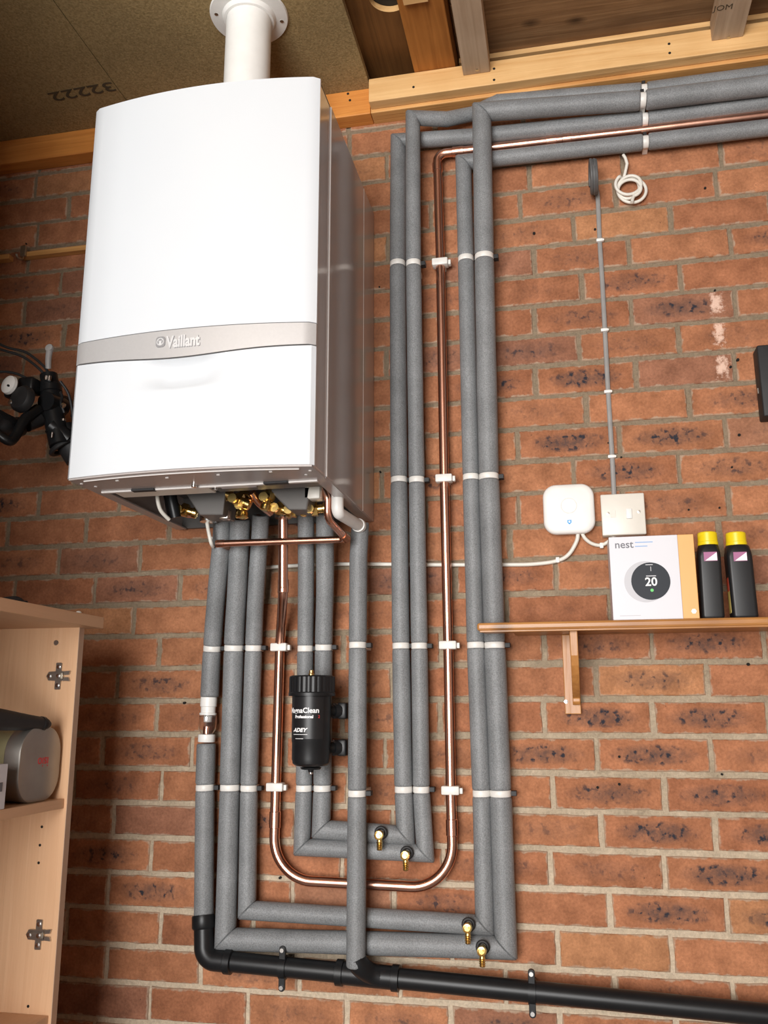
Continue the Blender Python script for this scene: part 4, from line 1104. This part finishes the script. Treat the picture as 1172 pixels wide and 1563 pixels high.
# ------------------------------------------------------------------ shelf and what stands on it
YSF = -.150
zt = at(935, 947, -.135).z; th = .0165
xs = at(727, 956, YSF).x; xe = .95; notch = -.1125
shf = thing('wall_shelf', 'varnished pine shelf on the brick wall holding carton and bottles', 'shelf', (.2, 0, zt-th))
bm = B()
prism(bm, [(xs, YSF+.004), (xe, YSF), (xe, -.0005), (notch, -.0005), (notch, -.070), (xs+.006, -.070)], 2, zt-th, zt)
link('board', bm, MT['shelfwood'], shf, bevel=.005)
bm = B(); box(bm, (xs+.006, YSF+.004, zt-th-.003), (xe, YSF+.012, zt-th+.001)); link('edge_moulding', bm, MT['shelfwood'], shf, bevel=.001)
g0 = at(858, 966, -.016); g1 = at(882, 1090, -.016)
bk = thing('shelf_bracket', 'pine bracket with rounded brace under the wall shelf', 'bracket', ((g0.x+g1.x)/2, 0, g1.z))
gx = at(872, 1030, -.016).x
bm = B(); box(bm, (gx-.0165, -.017, g1.z), (gx+.0165, -.0005, zt-th)); link('back_plate', bm, MT['shelfwood_v'], bk, bevel=.0015)
zb_ = at(877, 1076, -.03).z
prof = [(-.0172, zt-th-.0005), (YSF+.022, zt-th-.0005), (YSF+.022, zt-th-.03)]+[(-.0172-.11*cos(i/8*pi/2)**1.4*.98-.004, zt-th-.03-(zt-th-.03-zb_-.012)*sin(i/8*pi/2)) for i in range(1, 8)]+[(-.032, zb_+.006), (-.027, zb_), (-.0172, zb_)]
bm = B(); prism(bm, prof, 0, gx+.000, gx+.0155); link('brace', bm, MT['shelfwood_v'], bk, bevel=.0015)
bm = B(); c = at(864, 1071, -.017); lathe(bm, (c.x, -.0168, c.z), (0, -1, 0), [(.004, 0), (.004, .001), (.0001, .0016)], 14); link('screw', bm, MT['chrome'], bk, smooth=40)
# thermostat carton
yb = -.135
p0 = at(936, 946, yb); p1 = at(1071, 942, yb); pt_ = at(930, 821, yb)
X0, X1, Xs, H = p0.x, at(1068, 942, yb).x, at(1043, 943, yb).x, at(932, 820, yb).z-zt
ct_ = thing('thermostat_carton', 'white thermostat carton with an orange edge and dark dial picture', 'carton', ((X0+X1)/2, yb+.04, zt))
bm = B(); box(bm, (X0, yb, zt), (Xs, yb+.075, zt+H)); link('white_face', bm, MT['paper_white'], ct_, bevel=.001)
bm = B(); box(bm, (Xs, yb+.0002, zt), (X1, yb+.075, zt+H)); link('orange_edge', bm, MT['paper_orange'], ct_, bevel=.001)
def cp(px, py): return at(px, py, yb)
def disc(name, c, r, y0, y1, m, par, sx=1):
    bm = B(); v = cyl(bm, (c.x, y0, c.z), (c.x, y1, c.z), r, 40)
    for q in v: q.co.x = c.x+(q.co.x-c.x)*sx
    return link(name, bm, MT[m], par, smooth=40)
dc = cp(990, 887); rl = (cp(1023, 887)-cp(962, 887)).length/2
dg = disc('dial_rim', dc+Vector((-.006, 0, -.001)), rl*1.08, yb-.0005, yb+.002, 'ring', ct_)
disc('dial_face', cp(993, 887), rl*.98, yb-.0010, yb+.002, 'dial', ct_)
text('20', .0235, MT['print_white'], 'dial_number', ct_, (cp(994, 893).x, yb-.0012, cp(994, 894).z), (1, 0, 0), (0, 0, 1), .0004, bold=.0004, align='CENTER')
bm = B(); c = cp(993, 868); box(bm, (c.x-.0006, yb-.0014, c.z-.005), (c.x+.0006, yb-.001, c.z+.004)); c = cp(993, 879); box(bm, (c.x-.009, yb-.0014, c.z-.0012), (c.x+.010, yb-.001, c.z+.0006)); c = cp(992, 862); box(bm, (c.x-.009, yb-.0014, c.z-.0008), (c.x+.005, yb-.001, c.z+.0008))
link('dial_marks', bm, MT['ring'], ct_)
bm = B(); c = cp(995, 901); v = lathe(bm, (c.x, yb-.001, c.z), (0, -1, 0), [(.0032, 0), (.0032, .0004)], 12); link('leaf_mark', bm, MT['print_green'], ct_)
text('nest', .0215, MT['paper_grey'], 'lettering', ct_, (cp(938, 836).x, yb-.0006, cp(938, 837).z), (1, 0, 0), (0, 0, 1), .0004, bold=.0002)
bm = B()
for i, (py, x0_, x1_) in enumerate(((828, 969, 996), (834, 969, 988))):
    a = cp(x0_, py); b_ = cp(x1_, py); box(bm, (a.x, yb-.0006, a.z-.0010), (b_.x, yb-.0001, a.z+.0008))
link('small_print', bm, MT['paper_light'], ct_)
bm = B(); a = cp(946, 940); box(bm, (a.x, yb-.0006, a.z-.0008), (a.x+.04, yb-.0001, a.z+.0006)); link('small_print', bm, MT['ring'], ct_)
bm = B(); c = cp(1059, 933); v = lathe(bm, (c.x, yb-.0002, c.z), (0, -1, 0), [(.0052, 0), (.0052, .0006)], 6); link('flower_mark', bm, MT['print_white'], ct_)
# bottles
def bottle(pxl, pxr, pxc0, pxc1, y, label, strip_):
    a = at(pxl, 942, y); b_ = at(pxr, 942, y); w = b_.x-a.x; xc = (a.x+b_.x)/2; d = w*.92; yc = y+d/2
    ztop = at((pxc0+pxc1)/2, 812, y+.02).z-.001; zsh = at(pxl, 846, y).z; zcb = at(pxl, 830, y).z
    xk = at((pxc0+pxc1)/2, 822, yc).x
    t = thing('bottle', label, 'bottle', (xc, yc, zt), 'black bottles with yellow caps')
    bm = B(); prev = None
    for z, s, r in ((zt, .92, .18), (zt+.003, .98, .16), (zt+.006, 1, .15), (zsh-.004, 1.0, .15), (zsh+.004, .99, .20), (zcb-.004, .93, .36), (zcb, .84, .47)):
        k = (z-zt)/(zcb-zt); cx_ = xc+(xk-xc)*(k**2)*0.9
        row = [bm.verts.new((cx_+p[0], yc+p[1], z)) for p in rrect(w*s, d*s, w*s*r, 5)]
        if prev:
            for i in range(len(row)): bm.faces.new((prev[i], prev[(i+1) % len(row)], row[(i+1) % len(row)], row[i]))
        else: bm.faces.new(row[::-1])
        prev = row
    bm.faces.new(prev); bmesh.ops.recalc_face_normals(bm, faces=bm.faces[:]); link('body', bm, MT['bottle'], t, smooth=50)
    bm = B(); rc = (at(pxc1, 822, yc).x-at(pxc0, 822, yc).x)/2; n = 60
    v = lathe(bm, (xk, yc, zcb-.001), (0, 0, 1), [(rc*.7, 0), (rc, 0), (rc*1.02, .002), (rc*1.02, .006), (rc*.98, .007), (rc*.97, ztop-zcb-.002), (rc*.9, ztop-zcb), (.001, ztop-zcb)], n)
    link('cap', bm, MT['yellow'], t, smooth=30)
    xl = xc+(xk-xc)*.8; zl = zsh-.004
    bm = B(); box(bm, (xl-.012, y-.0012, zl-.010), (xl+.013, y+.001, zl+.008)); lb = link('neck_label', bm, MT['pink'], t)
    bm = B(); prism(bm, [(xl-.010, zl-.009), (xl+.0125, zl-.009), (xl+.0125, zl+.007)], 1, y-.0018, y-.0011); link('white_triangle', bm, MT['print_white'], lb)
    if strip_:
        bm = B(); x = xc-w/2-.0006
        box(bm, (x, y+.012, zt+.012), (x+.001, y+d-.012, zt+.075)); l2 = link('side_label', bm, MT['lab_yel'], t)
        bm = B(); box(bm, (x-.0003, y+.012, zt+.055), (x+.0009, y+d-.012, zt+.082)); link('label_band', bm, MT['lab_red'], l2)
bottle(1072, 1107, 1064, 1095, -.13, 'black square bottle with yellow cap, next to the orange carton edge', False)
bottle(1119, 1159, 1107, 1139, -.125, 'black square bottle with yellow cap and side label, at the shelf right end', True)

# ------------------------------------------------------------------ cabinet on the left
XF, YR = -.950, -.317
cz = atx(150, 941, -.92).z; pth = .0175
CAB = thing('cabinet', 'open fronted beech cabinet at the lower left without its doors', 'cabinet', (-1.2, -.7, 0))
zlow = .0005; ztp = cz-.0225; YL = -1.12; XB = -1.42
bm = B(); box(bm, (XB, YR-pth, zlow), (XF-.0012, YR, ztp)); sp = link('side_panel', bm, MT['beech'], CAB)
bm = B(); box(bm, (XF-.0012, YR-pth, zlow), (XF, YR, ztp)); link('edge_strip', bm, MT['beech_edge'], sp)
bm = B(); box(bm, (XB, YL, zlow), (XF, YL+pth, ztp)); link('side_panel', bm, MT['beech'], CAB)
bm = B(); box(bm, (XB, YL+pth, zlow), (XB+.006, YR-pth, ztp)); link('back_panel', bm, MT['beech'], CAB)
bm = B(); box(bm, (XB-.01, YL-.03, ztp), (-.918, -.300, cz)); tp_ = link('top_board', bm, MT['beech_top'], CAB, bevel=.0012)
zs1 = atx(98, 1219, -.957).z; zs2 = atx(75, 1550, -.955).z
for z in (zs1, zs2):
    bm = B(); box(bm, (XB+.006, YL+pth, z-.0175), (XF-.006, YR-pth, z)); link('shelf', bm, MT['beech_top'], CAB, bevel=.001)
yi = YR-pth
def hinge(px, py):
    c = at(px, py, yi); bm = B(); y = yi
    def pl(pts, t0, t1): prism(bm, [(c.x+a_*1.0, c.z+b_) for a_, b_ in pts], 1, y-t1, y-t0)
    pl(rrect(.0125, .052, .002, 3), 0, .003)
    pl([(-.024, 0), (-.019, .0085), (.012, .0095), (.012, -.0095), (-.019, -.0085)], .0, .006)
    pl([(.012, .009), (.026, .010), (.024, .003), (.014, .002)], .001, .005); pl([(.012, -.009), (.026, -.010), (.024, -.003), (.014, -.002)], .001, .005)
    pl([(-.014, .005), (.010, .005), (.010, -.005), (-.014, -.005)], .006, .011)
    h = link('hinge_plate', bm, MT['steel'], sp)
    for dx, dz in ((0, .018), (0, -.018), (-.014, 0), (.005, 0)):
        bm = B(); lathe(bm, (c.x+dx, y-(.003 if abs(dz) > 0 else .011), c.z+dz), (0, -1, 0), [(.0042, -.001), (.0042, .001), (.0015, .0018)], 12); q = link('screw', bm, MT['chrome'], CAB, smooth=40)
hinge(90, 1032); hinge(60, 1426)
bm = B(); c = at(86, 981, yi); cyl(bm, (c.x, yi+.002, c.z), (c.x, yi-.0012, c.z), .0052, 18); link('cover_cap', bm, MT['steel'], sp, smooth=40)
for px, py in ((64, 1262), (61, 1290), (59, 1317), (43, 1536)):
    bm = B(); c = at(px, py, yi); cyl(bm, (c.x, yi+.002, c.z), (c.x, yi-.0004, c.z), .0026, 12); link('shelf_pin_hole', bm, MT['hole'], sp)
# small things on the cabinet top
c = atx(120, 934, -.945); bm = B(); lathe(bm, (c.x, c.y, cz), (0, 0, 1), [(.005, 0), (.0065, .002), (.0055, .006), (.003, .008), (.0001, .0085)], 14)
tag(link('cream_knob', bm, MT['cream'], smooth=40), 'small cream knob lying on the cabinet top near its corner', 'knob')
c = atx(39, 915, -.96); bm = B(); lathe(bm, (c.x, c.y, cz), (0, 0, 1), [(.006, 0), (.006, .006), (.004, .010), (.001, .011)], 14)
tag(link('black_plug', bm, MT['black_pl'], smooth=40), 'tiny black plug on the cabinet top', 'plug')
c = atx(6, 912, -.99); bm = B(); tube(bm, smoothpath([(c.x-.05, c.y-.06, cz+.006), (c.x-.01, c.y-.02, cz+.006), (c.x+.01, c.y+.02, cz+.014), (c.x+.014, c.y+.04, cz+.006)], 6), .0055, 10)
tag(link('black_strap', bm, MT['black_matt'], smooth=40), 'black strap end lying on the cabinet top at the photo edge', 'strap')
# tin on its side
tc_ = atx(63, 1169, -.965); TR = .067
TZ = zs1+TR+.0005
TY = -.345-TR+.004
tin = thing('oil_tin', 'brushed metal tin lying on the cabinet shelf with red upside down lettering', 'tin', (-.97, TY, zs1))
def tinrow(bm, x, s):
    return [bm.verts.new((x, TY+p[0]*s, TZ+p[1]*s)) for p in rrect(2*TR*.98, 2*TR, TR*.72, 9)]
def tinbody(rows_, m, nm):
    bm = B(); prev = None
    for x, s in rows_:
        row = tinrow(bm, x, s)
        if prev:
            for i in range(len(row)): bm.faces.new((prev[i], prev[(i+1) % len(row)], row[(i+1) % len(row)], row[i]))
        else: bm.faces.new(row)
        prev = row
    bm.faces.new(prev); bmesh.ops.recalc_face_normals(bm, faces=bm.faces[:]); return link(nm, bm, MT[m], tin, smooth=35)
tinbody([(-1.215, .95), (-1.21, .965), (-1.0, .965)], 'tinside', 'body')
lid = tinbody([(-1.0, .97), (-.998, .995), (-.970, 1.0), (-.967, .99), (-.9655, .95)], 'tin', 'lid')
text('isio', .026, MT['print_red'], 'lid_lettering', tin, (-.9652, TY+.024, TZ+.012), (0, -1, 0), (0, 0, -1), .0004)
bm = B(); box(bm, (-1.12, TY-TR*.957, TZ-.015), (-1.01, TY-TR*.943, TZ+.005)); link('red_mark', bm, MT['print_red'], tin)
# black folded umbrella on the tin
u0 = Vector((-.968, TY+.018, TZ+TR+.014)); 
um = thing('folded_umbrella', 'black folded umbrella lying across the top of the metal tin', 'umbrella', u0)
u1 = u0+Vector((-.05, -.34, .035))
u0 = atx(78, 1106, -.968); u1 = atx(-70, 1092, -1.0)
d = (u1-u0).normalized()
bm = B(); lathe(bm, u0, d, [(.001, 0), (.006, .006), (.010, .014), (.0125, .03), (.014, .06), (.021, .16), (.022, .30), (.012, .33)], 20); link('canopy', bm, MT['black_matt'], um, smooth=40)
bm = B(); lathe(bm, u0+d*.022, d, [(.0125, 0), (.0135, .001), (.0135, .008), (.0125, .009)], 20); link('band', bm, MT['black_pl'], um, smooth=40)
# pale card box at the shelf edge
b0 = atx(11, 1176, -.958); b1 = atx(0, 1240, -.958)
cb_ = thing('card_box', 'grey white card box on the cabinet shelf beside the tin, cut by the photo edge', 'box', (-1.0, b0.y-.06, zs1))
bm = B(); box(bm, (-1.05, b0.y-.16, zs1+.0004), (-.957, b0.y, zs1+.075)); link('carton', bm, MT['paper_white'], cb_, bevel=.001)
bm = B(); box(bm, (-.9572, b0.y-.10, zs1+.03), (-.9562, b0.y-.012, zs1+.045)); link('printed_strip', bm, MT['paper_grey'], cb_)

# ------------------------------------------------------------------ wooden rail on the wall, upper left
r0, r1 = at(34, 391, -.012), at(150, 379, -.012)
bm = B(); box(bm, (r0.x, -.022, r0.z-.008), (-.80, -.0005, r0.z+.006))
rl1 = link('wooden_rail', bm, MT['pine_wp'], bevel=.0015); tag(rl1, 'thin pale wooden rail on the brick, running behind the boiler left side', 'rail')
bm = B(); box(bm, (-1.74, -.022, r0.z-.008), (at(17, 395, -.012).x, -.0005, r0.z+.006))
tag(link('wooden_rail', bm, MT['pine_wp'], bevel=.0015), 'short end of wooden rail on the brick at the photo left edge', 'rail')
c = at(36, 384, -.026); hk = thing('rail_hook', 'small grey metal hook on the end of the wooden rail', 'hook', (c.x, 0, c.z-.02))
bm = B(); box(bm, (c.x-.008, -.030, c.z-.014), (c.x+.008, -.0225, c.z+.016)); link('plate', bm, MT['steel'], hk, bevel=.001)
bm = B(); tube(bm, smoothpath([(c.x, -.026, c.z-.012), (c.x, -.03, c.z-.024), (c.x-.002, -.045, c.z-.028), (c.x-.002, -.052, c.z-.02)], 5), .0032, 8); link('hook', bm, MT['steel'], hk, smooth=40)

# ------------------------------------------------------------------ bicycle handlebar on the left
yk = -.20
bk_ = thing('bicycle', 'black bicycle handlebar with bell, brake levers and cables left of the boiler', 'bicycle', at(90, 700, yk))
def bike(name, m, fn, sm=40):
    bm = B(); fn(bm); return link(name, bm, MT[m], bk_, smooth=sm)
bike('stem', 'black_pl', lambda bm: (tube(bm, [at(75, 585, yk), at(83, 640, yk), at(92, 680, yk)], .024, 20), lathe(bm, at(74, 570, yk), at(83, 640, yk)-at(74, 570, yk), [(.012, 0), (.02, .004), (.02, .03), (.026, .034), (.026, .05), (.02, .054)], 20), tube(bm, [at(70, 612, yk-.03), at(95, 622, yk+.03)], .022, 18), tube(bm, [at(78, 650, yk-.01), at(106, 672, yk+.01)], .02, 18)))
bike('head_tube', 'black_matt', lambda bm: (tube(bm, [at(92, 655, yk+.02), at(120, 700, yk+.04)], .03, 20), torus(bm, at(97, 682, yk+.02), at(120, 700, yk+.04)-at(92, 655, yk+.02), .030, .006, 24, 8), tube(bm, [at(120, 640, yk+.03), at(160, 560, yk+.06)], .02, 16)))
bike('handlebar', 'black_pl', lambda bm: tube(bm, smoothpath([at(100, 612, yk+.05), at(75, 622, yk), at(52, 636, yk-.03), at(28, 646, yk-.06), at(8, 640, yk-.10), at(-40, 612, yk-.16)], 6), .0135, 16))
bike('grip', 'rubber', lambda bm: tube(bm, smoothpath([at(32, 650, yk-.05), at(16, 655, yk-.07), at(2, 648, yk-.10), at(-40, 622, yk-.16)], 6), lambda s: .021+.0015*sin(s*260), 18, step=.004))
bike('grip', 'rubber', lambda bm: tube(bm, [at(60, 640, yk-.02), at(40, 648, yk-.05)], .017, 18))
bike('brake_lever', 'black_pl', lambda bm: (tube(bm, smoothpath([at(58, 625, yk-.03), at(38, 640, yk-.07), at(22, 668, yk-.10), at(10, 672, yk-.12), at(-20, 650, yk-.14)], 6), lambda s: .013-.02*s, 12), rbox(bm, at(36, 600, yk)+Vector((-.03, -.035, -.02)), at(36, 600, yk)+Vector((.02, .01, .022)), .008, 3)))
bike('gear_shifter', 'black_matt', lambda bm: lathe(bm, at(40, 612, yk-.06), (-.25, -1, .1), [(.001, 0), (.026, 0), (.031, .004), (.031, .016), (.026, .022), (.001, .026)], 28))
bike('shifter_pod', 'black_pl', lambda bm: rbox(bm, at(46, 590, yk-.03)+Vector((-.022, -.02, -.02)), at(46, 590, yk-.03)+Vector((.02, .02, .018)), .008, 3))
bike('bell', 'white_pl', lambda bm: lathe(bm, at(17, 589, yk-.07), (-.25, -1, .1), [(.001, 0), (.021, 0), (.0225, .003), (.021, .009), (.012, .014), (.003, .0155), (.0001, .0156)], 32))
bike('bell_pin', 'black_pl', lambda bm: cyl(bm, at(14, 589, yk-.085), at(14, 589, yk-.085)+Vector((-.001, -.004, 0)), .0026, 10))
bike('bar_end_bolt', 'chrome', lambda bm: lathe(bm, at(17, 615, yk-.075), (-.2, -1, .1), [(.001, 0), (.006, 0), (.006, .004), (.003, .006)], 12))
bike('quick_release', 'silver', lambda bm: (tube(bm, smoothpath([at(74, 562, yk-.01), at(74, 548, yk-.02), at(76, 534, yk-.03)], 6), lambda s: .0065+.035*s, 14), lathe(bm, at(76, 532, yk-.03), (0, -1, .2), [(.001, -.004), (.009, -.004), (.0105, 0), (.009, .005), (.001, .006)], 18)))
bike('clamp_bolts', 'chrome', lambda bm: (cyl(bm, at(71, 574, yk-.03), at(70, 580, yk-.03), .004, 10), cyl(bm, at(76, 574, yk-.03), at(75, 581, yk-.03), .004, 10), cyl(bm, at(97, 640, yk-.03), at(97, 643, yk-.03), .006, 10), cyl(bm, at(95, 618, yk-.03), at(98, 620, yk-.03), .006, 10), cyl(bm, at(80, 660, yk-.03), at(79, 668, yk-.03), .003, 10)))
for pts in ([(-20, 515), (10, 530), (40, 538), (68, 560), (74, 572)], [(-20, 528), (10, 536), (36, 545), (60, 563), (72, 578)], [(-20, 568), (15, 568), (40, 577), (48, 588)], [(92, 582), (104, 600), (110, 625), (112, 650)], [(92, 598), (95, 606), (93, 615), (98, 630)]):
    P = smoothpath([at(x, y, yk-.03+.01*i) for i, (x, y) in enumerate(pts)], 6)
    bike('brake_cable', 'rubber', lambda bm: tube(bm, P, .0032, 8))
# hook that carries it, out of sight behind the boiler
bm = B(); tube(bm, [at(120, 640, yk+.03), Vector((at(120, 640, yk).x, -.05, at(120, 640, yk).z+.02)), Vector((at(120, 640, yk).x, -.001, at(120, 640, yk).z+.02))], .008, 12)
lathe(bm, (at(120, 640, yk).x, -.0005, at(120, 640, yk).z+.02), (0, -1, 0), [(.03, 0), (.03, .004), (.008, .005)], 20)
link('hanging_arm', bm, MT['black_matt'], bk_, smooth=40)

# ------------------------------------------------------------------ light
w = bpy.data.worlds.new('sky'); SC.world = w; w.use_nodes = True
bg = w.node_tree.nodes['Background']; bg.inputs[0].default_value = (.80, .88, 1, 1); bg.inputs[1].default_value = 1.2
def area(name, loc, rot, sx, sy, power, col=(1, 1, 1)):
    l = bpy.data.lights.new(name, 'AREA'); l.shape = 'RECTANGLE'; l.size = sx; l.size_y = sy; l.energy = power; l.color = col
    o = bpy.data.objects.new(name, l); COL.objects.link(o); o.location = loc; o.rotation_euler = rot; return o
area('door_daylight', (-.70, -4.55, 1.12), (radians(90), 0, 0), 1.95, 2.1, 232, (1, .985, .96))
SC.view_settings.view_transform = 'Standard'; SC.view_settings.look = 'None'
SC.view_settings.gamma = 1; SC.view_settings.exposure = 0.0; SC.view_settings.use_curve_mapping = False
